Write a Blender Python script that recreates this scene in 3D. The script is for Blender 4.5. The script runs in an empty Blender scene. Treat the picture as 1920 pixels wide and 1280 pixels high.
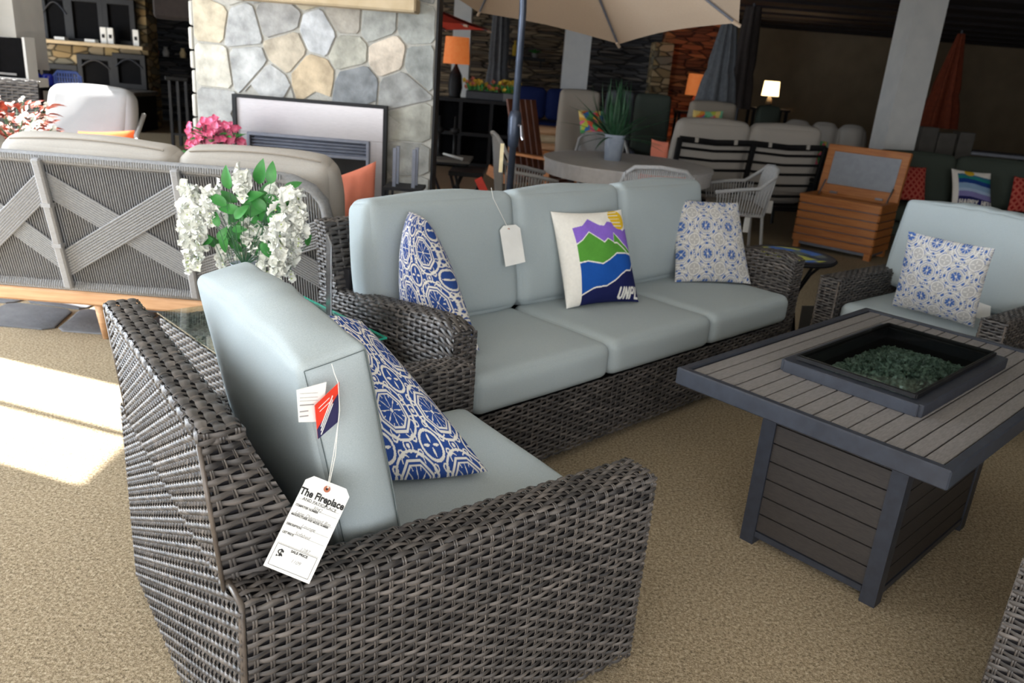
import bpy, math, random
import numpy as np
from mathutils import Vector, Matrix
random.seed(7); rng = np.random.RandomState(11)
scene = bpy.context.scene
col = scene.collection
PI = math.pi
R = math.radians

# ---------------------------------------------------------------- camera
F_PX, PITCH, ROLL, EYE = 1484.44, 0.33217, 0.0802, 1.52
cd = bpy.data.cameras.new('camera'); cam = bpy.data.objects.new('camera', cd); col.objects.link(cam)
_F = Vector((0, math.cos(PITCH), -math.sin(PITCH))); _R0 = Vector((1, 0, 0)); _U0 = _R0.cross(_F)
_R = math.cos(ROLL)*_R0 + math.sin(ROLL)*_U0; _U = -math.sin(ROLL)*_R0 + math.cos(ROLL)*_U0
cam.matrix_world = Matrix(((_R.x, _U.x, -_F.x, 0), (_R.y, _U.y, -_F.y, 0), (_R.z, _U.z, -_F.z, EYE), (0, 0, 0, 1)))
cd.sensor_width = 36; cd.lens = F_PX/1920*36; cd.clip_end = 80; cd.clip_start = .05
cd.dof.use_dof = True; cd.dof.focus_distance = 1.9; cd.dof.aperture_fstop = 5.0
scene.camera = cam
scene.view_settings.view_transform = 'Standard'; scene.view_settings.look = 'None'
scene.view_settings.gamma = 1; scene.view_settings.use_curve_mapping = False
scene.view_settings.exposure = -0.36

# ---------------------------------------------------------------- sky, sun, window daylight
w = bpy.data.worlds.new('sky'); scene.world = w; w.use_nodes = True
w.node_tree.nodes['Background'].inputs[0].default_value = (.62, .78, 1, 1)
w.node_tree.nodes['Background'].inputs[1].default_value = 1.6
def sun_dir(): return Vector((.77, -.24, -.5)).normalized()
sl = bpy.data.lights.new('sun', 'SUN'); sl.energy = 60; sl.angle = .009; sl.color = (1, .97, .93)
so = bpy.data.objects.new('sun', sl); col.objects.link(so); so.rotation_euler = sun_dir().to_track_quat('-Z', 'Y').to_euler()
def area(name, loc, d, sx, sy, e, c):
    l = bpy.data.lights.new(name, 'AREA'); l.shape = 'RECTANGLE'; l.size = sx; l.size_y = sy; l.energy = e; l.color = c
    o = bpy.data.objects.new(name, l); col.objects.link(o); o.location = loc
    o.rotation_euler = Vector(d).to_track_quat('-Z', 'Z').to_euler(); return o
area('window_daylight_left', (-5.05, 2.9, 1.5), (1, 0, -.05), 5.4, 2.2, 900, (.79, .885, 1))
area('window_daylight_back', (-.6, -2.7, 1.55), (.05, 1, -.15), 8.0, 2.2, 350, (1, .97, .93))
area('window_daylight_far_left', (-10.6, 11.5, 1.6), (1, 0, -.1), 6.0, 2.2, 560, (.9, .95, 1))

# ---------------------------------------------------------------- helpers
def link(o): col.objects.link(o); return o
def tag(o, label=None, cat=None, group=None, kind=None):
    if label: o['label'] = label
    if cat: o['category'] = cat
    if group: o['group'] = group
    if kind: o['kind'] = kind
    return o
def thing(name, label, cat, loc=(0, 0, 0), rz=0, group=None):
    o = link(bpy.data.objects.new(name, None)); o.location = loc; o.rotation_euler = (0, 0, rz)
    o.empty_display_size = .1
    return tag(o, label, cat, group)
def kids(o): return [c for c in bpy.data.objects if c.parent == o]
def copy_tree(o, parent=None):
    c = link(o.copy())
    if parent is not None: c.parent = parent
    for ch in kids(o): copy_tree(ch, c)
    return c
def dup(o, loc, rz=None, label=None, group=None):
    c = copy_tree(o); c.location = loc
    if rz is not None: c.rotation_euler = (0, 0, rz)
    if label: c['label'] = label
    if group: c['group'] = group
    return c
def at(px, py, Y):
    d = _F + (px-960)/F_PX*_R - (py-640)/F_PX*_U
    return Vector((0, 0, EYE)) + d*(Y/d.y)
def atz(px, py, z):
    d = _F + (px-960)/F_PX*_R - (py-640)/F_PX*_U
    return Vector((0, 0, EYE)) + d*((z-EYE)/d.z)

BOXN = [0]   # hair's-breadth joinery tolerance so that butting boards never share a plane
class MB:
    def __init__(s): s.v = []; s.f = []; s.n = 0; s.mi = []; s.cur = 0; s.uv = None
    def add(s, v, f):
        v = np.asarray(v, float).reshape(-1, 3)
        s.v.append(v); s.f += [tuple(i+s.n for i in q) for q in f]; s.mi += [s.cur]*len(f); s.n += len(v); return s
    def grid(s, P, cu=False, cv=False):
        # P (nu,nv,3)
        nu, nv = P.shape[:2]; f = []
        for i in range(nu if cu else nu-1):
            for j in range(nv if cv else nv-1):
                f.append((i*nv+j, ((i+1) % nu)*nv+j, ((i+1) % nu)*nv+(j+1) % nv, i*nv+(j+1) % nv))
        return s.add(P.reshape(-1, 3), f)
    def box(s, c, d, M=None, b=0.0):
        c = np.array(c, float); BOXN[0] += 1; h = np.array(d, float)/2+.00035*np.array([math.sin(BOXN[0]*1.7), math.sin(BOXN[0]*2.3+1), math.sin(BOXN[0]*3.1+2)])*(min(d) > .004)
        if b <= 0:
            v = np.array([[x, y, z] for x in (-1, 1) for y in (-1, 1) for z in (-1, 1)])*h
            f = [(0, 1, 3, 2), (4, 6, 7, 5), (0, 4, 5, 1), (2, 3, 7, 6), (0, 2, 6, 4), (1, 5, 7, 3)]
        else:
            b = min(b, h.min()*.98); v = []; f = []; idx = {}
            for x in (-1, 1):
                for y in (-1, 1):
                    for z in (-1, 1):
                        for k in range(3):
                            p = np.array([x, y, z])*h; q = np.array([x, y, z])*b; q[k] = 0
                            idx[(x, y, z, k)] = len(v); v.append(p-q)
            S = (-1, 1)
            for k in range(3):
                a, c2 = [i for i in range(3) if i != k]
                for sg in S:
                    q = []
                    for (m, n) in ((-1, -1), (1, -1), (1, 1), (-1, 1)):
                        t = [0, 0, 0]; t[k] = sg; t[a] = m; t[c2] = n; q.append(idx[(t[0], t[1], t[2], k)])
                    f.append(tuple(q) if (sg == 1) == (k != 1) else tuple(q[::-1]))
            for k in range(3):   # edges along axis k
                a, c2 = [i for i in range(3) if i != k]
                for m in S:
                    for n in S:
                        def t(e, kk):
                            r = [0, 0, 0]; r[k] = e; r[a] = m; r[c2] = n; return idx[(r[0], r[1], r[2], kk)]
                        q = (t(-1, a), t(1, a), t(1, c2), t(-1, c2)); f.append(q if (m*n == 1) == (k == 1) else q[::-1])
            for x in S:
                for y in S:
                    for z in S:
                        q = tuple(idx[(x, y, z, k)] for k in range(3)); f.append(q if x*y*z == 1 else q[::-1])
            v = np.array(v)
        if M is not None: v = v @ np.array(M.to_3x3()).T
        return s.add(v+c, f)
    def tube(s, pts, r, n=8, closed=False, flat=1.0):
        pts = [Vector(p) for p in pts]; m = len(pts); P = np.zeros((m, n, 3)); up = None
        rr = r if hasattr(r, '__len__') else [r]*m
        for i, p in enumerate(pts):
            a = pts[(i-1) % m] if (closed or i > 0) else p; b = pts[(i+1) % m] if (closed or i < m-1) else p
            t = (b-a).normalized()
            if up is None: up = Vector((0, 0, 1)) if abs(t.z) < .9 else Vector((1, 0, 0))
            x = t.cross(up).normalized(); y = x.cross(t).normalized(); up = y
            for j in range(n):
                an = 2*PI*j/n; P[i, j] = p+x*math.cos(an)*rr[i]+y*math.sin(an)*rr[i]*flat
        s.grid(P, cu=closed, cv=True)
        if not closed:
            base = s.n-m*n; s.f.append(tuple(base+j for j in range(n))); s.mi.append(s.cur)
            s.f.append(tuple(base+(m-1)*n+n-1-j for j in range(n))); s.mi.append(s.cur)
        return s
    def lathe(s, prof, c=(0, 0, 0), n=24, M=None):
        P = np.zeros((len(prof), n, 3))
        for i, (r, z) in enumerate(prof):
            for j in range(n):
                P[i, j] = (r*math.cos(2*PI*j/n), r*math.sin(2*PI*j/n), z)
        if M is not None: P = P @ np.array(M.to_3x3()).T
        P += np.array(c); s.grid(P[::-1], cv=True); return s
    def prism(s, poly, lo, hi, axis=2, M=None):
        n = len(poly); v = []
        for h in (lo, hi):
            for (a, b) in poly:
                p = [a, b]; p.insert(axis, h); v.append(p)
        v = np.array(v, float)
        if M is not None: v = v @ np.array(M.to_3x3()).T + np.array(M.translation)
        f = [tuple(range(n))[::-1], tuple(range(n, 2*n))]+[(i, (i+1) % n, n+(i+1) % n, n+i) for i in range(n)]
        return s.add(v, f)
    def build(s, name, mat, parent=None, smooth=False, cols=None, uv=None, auto=None, loc=None, fix=False):
        me = bpy.data.meshes.new(name); V = np.concatenate(s.v) if s.v else np.zeros((0, 3))
        me.from_pydata(V.tolist(), [], s.f)
        for m in (mat if isinstance(mat, (list, tuple)) else [mat]): me.materials.append(m)
        if any(s.mi): me.polygons.foreach_set('material_index', s.mi)
        if smooth: me.polygons.foreach_set('use_smooth', [True]*len(me.polygons))
        if cols is not None:
            a = me.color_attributes.new('Col', 'FLOAT_COLOR', 'POINT')
            a.data.foreach_set('color', np.concatenate([cols, np.ones((len(cols), 1))], 1).astype(np.float32).ravel())
        if uv is not None:
            u = me.uv_layers.new(name='UVMap'); li = np.zeros(len(me.loops), int); me.loops.foreach_get('vertex_index', li)
            u.data.foreach_set('uv', uv[li].astype(np.float32).ravel())
        me.update()
        if fix:
            import bmesh
            bm = bmesh.new(); bm.from_mesh(me); bmesh.ops.recalc_face_normals(bm, faces=bm.faces); bm.to_mesh(me); bm.free()
        o = link(bpy.data.objects.new(name, me))
        if parent is not None: o.parent = parent
        if loc is not None: o.location = loc
        if auto: me.set_sharp_from_angle(angle=auto)
        return o

# ---------------------------------------------------------------- materials
def hexc(h):
    c = [int(h[i:i+2], 16)/255 for i in (0, 2, 4)]
    return tuple(x/12.92 if x <= .04045 else ((x+.055)/1.055)**2.4 for x in c)+(1,)
def mat(name, c, rough=.6, c2=None, scale=20, detail=4, metal=0, bump=0, bscale=None, spec=.5, stretch=None,
        emit=None, es=0, coord='Object', mixlo=.35, mixhi=.65, sheen=0, alpha=None, coat=0, trans=0, ior=None):
    m = bpy.data.materials.new(name); m.use_nodes = True; nt = m.node_tree; N = nt.nodes; L = nt.links
    b = N['Principled BSDF']
    if isinstance(c, str): c = hexc(c)
    if isinstance(c2, str): c2 = hexc(c2)
    b.inputs['Base Color'].default_value = c; b.inputs['Roughness'].default_value = rough
    b.inputs['Metallic'].default_value = metal; b.inputs['Specular IOR Level'].default_value = spec
    b.inputs['Coat Weight'].default_value = coat; b.inputs['Transmission Weight'].default_value = trans
    if ior: b.inputs['IOR'].default_value = ior
    if sheen: b.inputs['Sheen Weight'].default_value = sheen
    if emit:
        b.inputs['Emission Color'].default_value = hexc(emit) if isinstance(emit, str) else emit; b.inputs['Emission Strength'].default_value = es
    if alpha is not None: b.inputs['Alpha'].default_value = alpha
    tc = N.new('ShaderNodeTexCoord'); mp = N.new('ShaderNodeMapping'); L.new(tc.outputs[coord], mp.inputs[0])
    if stretch: mp.inputs['Scale'].default_value = stretch
    if c2 is None: c2 = tuple(min(1, x*1.18) for x in c[:3])+(1,)
    nz = N.new('ShaderNodeTexNoise'); nz.inputs['Scale'].default_value = scale; nz.inputs['Detail'].default_value = detail
    L.new(mp.outputs[0], nz.inputs['Vector'])
    rp = N.new('ShaderNodeValToRGB'); rp.color_ramp.elements[0].position = mixlo; rp.color_ramp.elements[1].position = mixhi
    rp.color_ramp.elements[0].color = c; rp.color_ramp.elements[1].color = c2
    L.new(nz.outputs['Fac'], rp.inputs[0]); L.new(rp.outputs[0], b.inputs['Base Color'])
    if bump:
        n2 = N.new('ShaderNodeTexNoise'); n2.inputs['Scale'].default_value = bscale or scale*2; n2.inputs['Detail'].default_value = 3
        L.new(mp.outputs[0], n2.inputs['Vector']); bp = N.new('ShaderNodeBump'); bp.inputs['Strength'].default_value = bump
        bp.inputs['Distance'].default_value = .01; L.new(n2.outputs['Fac'], bp.inputs['Height']); L.new(bp.outputs[0], b.inputs['Normal'])
    return m
def clear_mat(name, c, alpha, rough=.03, spec=.6):
    m = bpy.data.materials.new(name); m.use_nodes = True; nt = m.node_tree; N = nt.nodes; L = nt.links; b = N['Principled BSDF']
    tr = N.new('ShaderNodeBsdfTransparent'); tr.inputs[0].default_value = c; gl = N.new('ShaderNodeBsdfGlossy'); gl.inputs['Roughness'].default_value = rough
    lw = N.new('ShaderNodeLayerWeight'); lw.inputs[0].default_value = .5; pw = N.new('ShaderNodeMath'); pw.operation = 'POWER'; pw.inputs[1].default_value = 4
    L.new(lw.outputs['Facing'], pw.inputs[0]); ad = N.new('ShaderNodeMath'); ad.operation = 'MULTIPLY_ADD'; ad.inputs[1].default_value = .9; ad.inputs[2].default_value = .04+alpha
    L.new(pw.outputs[0], ad.inputs[0]); mx = N.new('ShaderNodeMixShader'); L.new(ad.outputs[0], mx.inputs[0]); L.new(tr.outputs[0], mx.inputs[1]); L.new(gl.outputs[0], mx.inputs[2])
    L.new(mx.outputs[0], N['Material Output'].inputs['Surface']); N.remove(b); return m
def attr_mat(name, rough=.85, bump=.15, bscale=400, spec=.3, mul=1.0, noise=.12, nscale=60):
    m = bpy.data.materials.new(name); m.use_nodes = True; nt = m.node_tree; N = nt.nodes; L = nt.links; b = N['Principled BSDF']
    a = N.new('ShaderNodeAttribute'); a.attribute_name = 'Col'; tc = N.new('ShaderNodeTexCoord')
    nz = N.new('ShaderNodeTexNoise'); nz.inputs['Scale'].default_value = nscale; nz.inputs['Detail'].default_value = 5; L.new(tc.outputs['Object'], nz.inputs['Vector'])
    mr = N.new('ShaderNodeMapRange'); mr.inputs[3].default_value = (1-noise*2)*mul; mr.inputs[4].default_value = (1+noise*2)*mul; L.new(nz.outputs['Fac'], mr.inputs[0])
    mx = N.new('ShaderNodeVectorMath'); mx.operation = 'MULTIPLY'; L.new(a.outputs['Color'], mx.inputs[0]); L.new(mr.outputs[0], mx.inputs[1])
    L.new(mx.outputs[0], b.inputs['Base Color']); b.inputs['Roughness'].default_value = rough; b.inputs['Specular IOR Level'].default_value = spec
    n2 = N.new('ShaderNodeTexNoise'); n2.inputs['Scale'].default_value = bscale; L.new(tc.outputs['Object'], n2.inputs['Vector'])
    bp = N.new('ShaderNodeBump'); bp.inputs['Strength'].default_value = bump; bp.inputs['Distance'].default_value = .004
    L.new(n2.outputs['Fac'], bp.inputs['Height']); L.new(bp.outputs[0], b.inputs['Normal'])
    return m
def carpet_mat():
    m = bpy.data.materials.new('carpet'); m.use_nodes = True; nt = m.node_tree; N = nt.nodes; L = nt.links; b = N['Principled BSDF']
    tc = N.new('ShaderNodeTexCoord')
    def nz(s, d=4, r=.6):
        n = N.new('ShaderNodeTexNoise'); n.inputs['Scale'].default_value = s; n.inputs['Detail'].default_value = d; n.inputs['Roughness'].default_value = r
        L.new(tc.outputs['Object'], n.inputs['Vector']); return n
    a = nz(95, 6, .9); rp = N.new('ShaderNodeValToRGB'); e = rp.color_ramp.elements
    e[0].position = .38; e[0].color = (.095, .074, .048, 1); e[1].position = .63; e[1].color = (.58, .49, .36, 1)
    x = rp.color_ramp.elements.new(.47); x.color = (.265, .207, .130, 1); x = rp.color_ramp.elements.new(.54); x.color = (.385, .31, .205, 1)
    L.new(a.outputs['Fac'], rp.inputs[0])
    g = nz(2.2, 3); mr = N.new('ShaderNodeMapRange'); mr.inputs[3].default_value = .86; mr.inputs[4].default_value = 1.12; L.new(g.outputs['Fac'], mr.inputs[0])
    mx = N.new('ShaderNodeVectorMath'); mx.operation = 'MULTIPLY'; L.new(rp.outputs[0], mx.inputs[0]); L.new(mr.outputs[0], mx.inputs[1])
    L.new(mx.outputs[0], b.inputs['Base Color']); b.inputs['Roughness'].default_value = .97; b.inputs['Specular IOR Level'].default_value = .1
    v = nz(160, 3, .7)
    bp = N.new('ShaderNodeBump'); bp.inputs['Strength'].default_value = .7; bp.inputs['Distance'].default_value = .006
    L.new(v.outputs['Fac'], bp.inputs['Height']); L.new(bp.outputs[0], b.inputs['Normal']); return m
def wicker_mat(name, dark, mid, light, rough=.36):
    # colour runs along each strand (UV.x = metres along strand, UV.y = strand number)
    m = bpy.data.materials.new(name); m.use_nodes = True; nt = m.node_tree; N = nt.nodes; L = nt.links; b = N['Principled BSDF']
    uv = N.new('ShaderNodeUVMap'); mp = N.new('ShaderNodeMapping'); mp.inputs['Scale'].default_value = (7, 3.37, 1); L.new(uv.outputs[0], mp.inputs[0])
    nz = N.new('ShaderNodeTexNoise'); nz.inputs['Scale'].default_value = 1; nz.inputs['Detail'].default_value = 2; L.new(mp.outputs[0], nz.inputs['Vector'])
    rp = N.new('ShaderNodeValToRGB'); e = rp.color_ramp.elements; e[0].position = .3; e[0].color = dark; e[1].position = .7; e[1].color = light
    x = rp.color_ramp.elements.new(.5); x.color = mid; L.new(nz.outputs['Fac'], rp.inputs[0])
    mp2 = N.new('ShaderNodeMapping'); mp2.inputs['Scale'].default_value = (8, 60, 1); L.new(uv.outputs[0], mp2.inputs[0])
    n2 = N.new('ShaderNodeTexNoise'); n2.inputs['Scale'].default_value = 3; n2.inputs['Detail'].default_value = 3; L.new(mp2.outputs[0], n2.inputs['Vector'])
    mr = N.new('ShaderNodeMapRange'); mr.inputs[3].default_value = .7; mr.inputs[4].default_value = 1.3; L.new(n2.outputs['Fac'], mr.inputs[0])
    mx = N.new('ShaderNodeVectorMath'); mx.operation = 'MULTIPLY'; L.new(rp.outputs[0], mx.inputs[0]); L.new(mr.outputs[0], mx.inputs[1])
    L.new(mx.outputs[0], b.inputs['Base Color']); b.inputs['Roughness'].default_value = rough; b.inputs['Specular IOR Level'].default_value = .55
    bp = N.new('ShaderNodeBump'); bp.inputs['Strength'].default_value = .35; bp.inputs['Distance'].default_value = .002
    L.new(n2.outputs['Fac'], bp.inputs['Height']); L.new(bp.outputs[0], b.inputs['Normal']); return m
def fabric_mat(name, c, c2, scale=420):
    m = mat(name, c, .9, c2, scale, 3, bump=.12, bscale=scale*2.2, spec=.15, stretch=(1, 1, 2.2))
    return m
def ledge_mat(name, cs, sx=2.4, sz=21.0, scale=1.0):
    # stacked ledgestone: thin courses of split stone
    m = bpy.data.materials.new(name); m.use_nodes = True; nt = m.node_tree; N = nt.nodes; L = nt.links; b = N['Principled BSDF']
    tc = N.new('ShaderNodeTexCoord'); sp = N.new('ShaderNodeSeparateXYZ'); L.new(tc.outputs['Object'], sp.inputs[0])
    ad = N.new('ShaderNodeMath'); ad.operation = 'ADD'; L.new(sp.outputs[0], ad.inputs[0]); L.new(sp.outputs[1], ad.inputs[1])
    cb = N.new('ShaderNodeCombineXYZ'); L.new(ad.outputs[0], cb.inputs[0]); L.new(sp.outputs[2], cb.inputs[1])
    mp = N.new('ShaderNodeMapping'); mp.inputs['Scale'].default_value = (sx*scale, sz*scale, 1); L.new(cb.outputs[0], mp.inputs[0])
    v = N.new('ShaderNodeTexVoronoi'); v.inputs['Scale'].default_value = 1; v.inputs['Randomness'].default_value = .72; L.new(mp.outputs[0], v.inputs['Vector'])
    bw = N.new('ShaderNodeSeparateColor'); L.new(v.outputs['Color'], bw.inputs[0])
    rp = N.new('ShaderNodeValToRGB'); rp.color_ramp.interpolation = 'CONSTANT'; e = rp.color_ramp.elements
    e[0].position = 0; e[0].color = hexc(cs[0]); e[1].position = 1/len(cs); e[1].color = hexc(cs[1])
    for i, c in enumerate(cs[2:]): x = rp.color_ramp.elements.new((i+2)/len(cs)); x.color = hexc(c)
    L.new(bw.outputs[0], rp.inputs[0])
    ve = N.new('ShaderNodeTexVoronoi'); ve.feature = 'DISTANCE_TO_EDGE'; ve.inputs['Scale'].default_value = 1; ve.inputs['Randomness'].default_value = .72; L.new(mp.outputs[0], ve.inputs['Vector'])
    mr = N.new('ShaderNodeMapRange'); mr.inputs[2].default_value = .08; mr.inputs[3].default_value = .15; L.new(ve.outputs['Distance'], mr.inputs[0])
    mx = N.new('ShaderNodeVectorMath'); mx.operation = 'MULTIPLY'; L.new(rp.outputs[0], mx.inputs[0]); L.new(mr.outputs[0], mx.inputs[1])
    L.new(mx.outputs[0], b.inputs['Base Color']); b.inputs['Roughness'].default_value = .85
    bp = N.new('ShaderNodeBump'); bp.inputs['Strength'].default_value = .8; bp.inputs['Distance'].default_value = .03
    L.new(mr.outputs[0], bp.inputs['Height']); L.new(bp.outputs[0], b.inputs['Normal']); return m

M = {}
M['carpet'] = carpet_mat()
M['wicker'] = wicker_mat('grey_brown_wicker', (.020, .019, .020, 1), (.068, .061, .057, 1), (.155, .136, .122, 1))
M['wrap'] = mat('grey_wrap_strand', '4a433d', .4, '635a52', 25)
M['core'] = mat('dark_frame_and_gap_shade', '17151a', .8)
M['cushion'] = fabric_mat('spa_blue_fabric', '9faaad', 'acb6b9')
M['seam'] = mat('dark_stitching', '4a5658', .9)
M['slat'] = mat('grey_brown_slat', '6d6967', .55, '7c7876', 40, stretch=(1, 6, 6), bump=.1, bscale=150)
M['slatdark'] = mat('dark_brown_slat', '2b2725', .6, '35302d', 40, stretch=(1, 1, 6))
M['charcoal'] = mat('charcoal_metal', '282b33', .45, '2f333c', 30, spec=.5)
M['black'] = mat('black_metal', '0d0d0f', .55, '151517', spec=.3)
M['blackmatte'] = mat('black_painted_board', '0b0b0d', .8, '101013', spec=.1)
M['white'] = mat('white_paint', 'd9dbda', .7, 'e2e3e1', 5)
M['ceiling'] = mat('dark_ceiling_panels', '231e20', .9, '2b2526', 3)
M['tanwall'] = mat('tan_wall_paint', '7b6b55', .85, '84745d', 3)
M['paper'] = mat('white_paper', 'e6e6e2', .8, 'eeeeea', 12)
M['ink'] = mat('black_ink', '18181a', .8)
M['pencil'] = mat('grey_pencil', '8c8c8c', .8)
M['red'] = mat('red_print', 'd83a26', .5)
M['navy'] = mat('navy_print', '2c2a52', .5)
M['string'] = mat('white_string', 'e4e2da', .8)
M['leather'] = mat('eyelet_ring', '9a5a40', .7)
M['teak'] = mat('teak_wood', 'a4622f', .5, 'b9773d', 5, 5, stretch=(1, 12, 12), bump=.1)
M['palewood'] = mat('pale_teak', 'b58a63', .6, 'c59b74', 5, 5, stretch=(1, 12, 12))
M['rope'] = mat('grey_rope', '858688', .85, '939495', 90, bump=.3)
M['ropepost'] = mat('taupe_wrapped_post', '8c8c8d', .8, '979797', 60, bump=.3, stretch=(1, 1, 5))
M['ropelight'] = mat('light_grey_rope', 'a3a3a3', .8, 'b3b3b2', 90, bump=.2)
M['beige'] = fabric_mat('warm_grey_fabric', 'a39e96', 'b3ada5')
M['palefab'] = fabric_mat('pale_grey_fabric', '8e8e8e', '9b9b9b')
M['taupe'] = fabric_mat('taupe_fabric', '8d8478', '9c9387')
M['orange'] = fabric_mat('coral_fabric', 'df8066', 'e88f76')
M['orange2'] = fabric_mat('orange_fabric', 'd95a2a', 'e56c38')
M['navyfab'] = fabric_mat('navy_fabric', '172148', '1c2856')
M['greenfab'] = fabric_mat('dark_green_fabric', '3c433c', '474e46')
M['canopy'] = mat('taupe_canopy', 'b5a08a', .9, 'bda892', 200, bump=.1)
M['redcanopy'] = mat('red_canopy', 'e8452f', .85, 'ef5038')
M['greycanopy'] = mat('slate_blue_canopy', '595c60', .9, '65686c')
M['browncanopy'] = mat('dark_brown_canopy', '2d2624', .9, '352d2a')
M['orangecanopy'] = mat('burnt_orange_canopy', '6a2a12', .9, '7a3418')
M['pole'] = mat('blue_grey_pole', '39414f', .38, '414958', metal=.4)
M['steel'] = mat('brushed_steel', 'a9a6a8', .36, 'b4b1b3', 30, metal=1, stretch=(1, 1, 30))
M['steeldark'] = mat('grey_painted_steel', '6f727c', .45, '787b85', metal=.3)
M['firebox'] = mat('firebox_panel', '55524d', .8, '625e58', 8)
M['mantel'] = mat('sandstone_slab', 'b5a180', .85, 'c2af90', 8, bump=.3)
M['leaf'] = mat('green_leaf', '2f7a33', .45, '3f9140', 20)
M['leafdark'] = mat('dark_green_leaf', '2b5238', .5, '3a6a48', 20)
M['petal'] = mat('white_petal', 'eceee6', .6, 'f4f5ee', 20)
M['petalgreen'] = mat('yellow_green_calyx', 'b8c77a', .6, 'c8d68c')
M['pink'] = mat('pink_petal', 'e8648f', .6, 'f497b6', 30)
M['redleaf'] = mat('rust_red_leaf', '7a2c22', .6, 'b0553a', 30)
M['pot'] = mat('pale_blue_ceramic', 'a9b6c9', .35, 'b4c0d0')
M['terracotta'] = mat('terracotta', 'c46a48', .7, 'd07a58')
M['greypot'] = mat('grey_ceramic', '6f6f70', .5)
M['zinc'] = mat('grey_table_top', 'c6c4c3', .5, 'd0cecd', 20)
M['glass'] = clear_mat('clear_glass', (.86, .95, .92, 1), .02)
M['smoke'] = clear_mat('smoked_glass', (.72, .76, .74, 1), .02)
M['teal'] = mat('teal_glass_edge', '2fb89b', .2, '3cc4a8')
M['acrylic'] = clear_mat('clear_acrylic', (.9, .92, .96, 1), .12, .15)
M['shard'] = mat('green_glass_chips', '5c7a68', .05, 'cfe6da', 60, spec=1)
M['panel'] = mat('grey_lid_lining', '8b8f96', .6, '93979e')
M['shade_or'] = mat('orange_lamp_shade', 'e0793f', .8, 'e98a50', emit='e8803f', es=.5)
M['shade_wh'] = mat('white_lamp_shade', 'f2d7b0', .8, emit='ffd9a0', es=5)
M['cobalt'] = mat('cobalt_glass', '1a2ba0', .1, '2236b5', spec=.8)
M['bluemesh'] = mat('blue_rope', '5d7ad0', .6, '6b88dc', 40)
M['candle'] = mat('cream_candle', 'd9c9a0', .6)
M['ledge'] = ledge_mat('brown_ledgestone', ['7a6a55', '5c5148', '94836a', '6b5f50', '84705a', '4d4640'])
M['ledgeslate'] = ledge_mat('slate_ledgestone', ['4a4a4d', '5c5a5a', '38383c', '69645f', '504c4a', '2e2e31'])
M['brick'] = ledge_mat('tan_split_brick', ['a08a5f', '8b7550', '77705e', 'ab9670', '7d6b4a', '93846a'], 3.4, 9)
M['warmbrick'] = ledge_mat('rust_brick', ['9a5c34', '7d4526', 'b06c3d', '6c3b20'], 3, 16)
M['flag'] = attr_mat('flagstone', .8, .5, 40, .3, 1, .18, 9)
M['stone'] = attr_mat('fieldstone', .9, .8, 60, .2, 1, .36, 11)
M['patt'] = attr_mat('printed_pillow_fabric', .9, .2, 500, .15, 1, .05, 80)
M['cardboard'] = mat('brown_cardboard', '8a6a48', .8)

# ---------------------------------------------------------------- weave generator
def weave_add(acc, S, Lu, Lv, pu=.030, pv=.0145, A=.0032, wd=.0125, seed=0, warpw=.0042, fl=1.0, wup=.55):
    """S(u,v)->(P,N) vectorised; horizontal strips run along u, pairs of thin strands run along v"""
    nr = max(2, int(round(Lv/pv))); pv = Lv/nr; ncol = max(2, int(round(Lu/pu))); pu = Lu/ncol
    r = np.random.RandomState(seed)
    ns = ncol*4+1; u = np.linspace(0, Lu, ns)
    prof = np.array([(-.5, -.35), (-.22, .12), (.22, .12), (.5, -.35)])
    for k in range(nr):
        ph = np.cos(PI*(u/pu-.5)+PI*k)            # +1 = in front of the pair
        vc = (k+.5)*pv; wfac = .86+.14*ph
        skew = .0016*np.sin(PI*(u/pu-.5)+PI*k)
        rows = []
        for (a, b) in prof:
            v = vc+a*wd*wfac+skew; v = np.clip(v, 0.0005, Lv-.0005)
            P, Nn = S(u, v); off = A*ph+b*.006*fl
            rows.append(P+Nn*off[:, None])
        P = np.stack(rows, 1); rid = r.rand()*50
        uvv = np.stack([np.repeat((u+r.rand()*9)[:, None], 4, 1), np.full((ns, 4), rid)+prof[:, 0][None]*.2], -1)
        acc.append((P, uvv))
    nv = nr*3+1; v = np.linspace(0, Lv, nv)
    for c in range(ncol):
        for sgn in (-1, 1):
            uc = (c+.5)*pu+sgn*warpw*.62
            ph = -np.cos(PI*(v/pv-.5)+PI*c)*1.0
            rows = []
            for (a, b) in ((-.5, -.2), (0, .25), (.5, -.2)):
                P, Nn = S(np.full(nv, uc+a*warpw), v); rows.append(P+Nn*(A*wup*ph+b*.004)[:, None])
            P = np.stack(rows, 1)[:, ::-1]; rid = r.rand()*50
            acc.append((P, np.stack([np.repeat(v[:, None], 3, 1), np.full((nv, 3), rid)], -1)))
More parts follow.
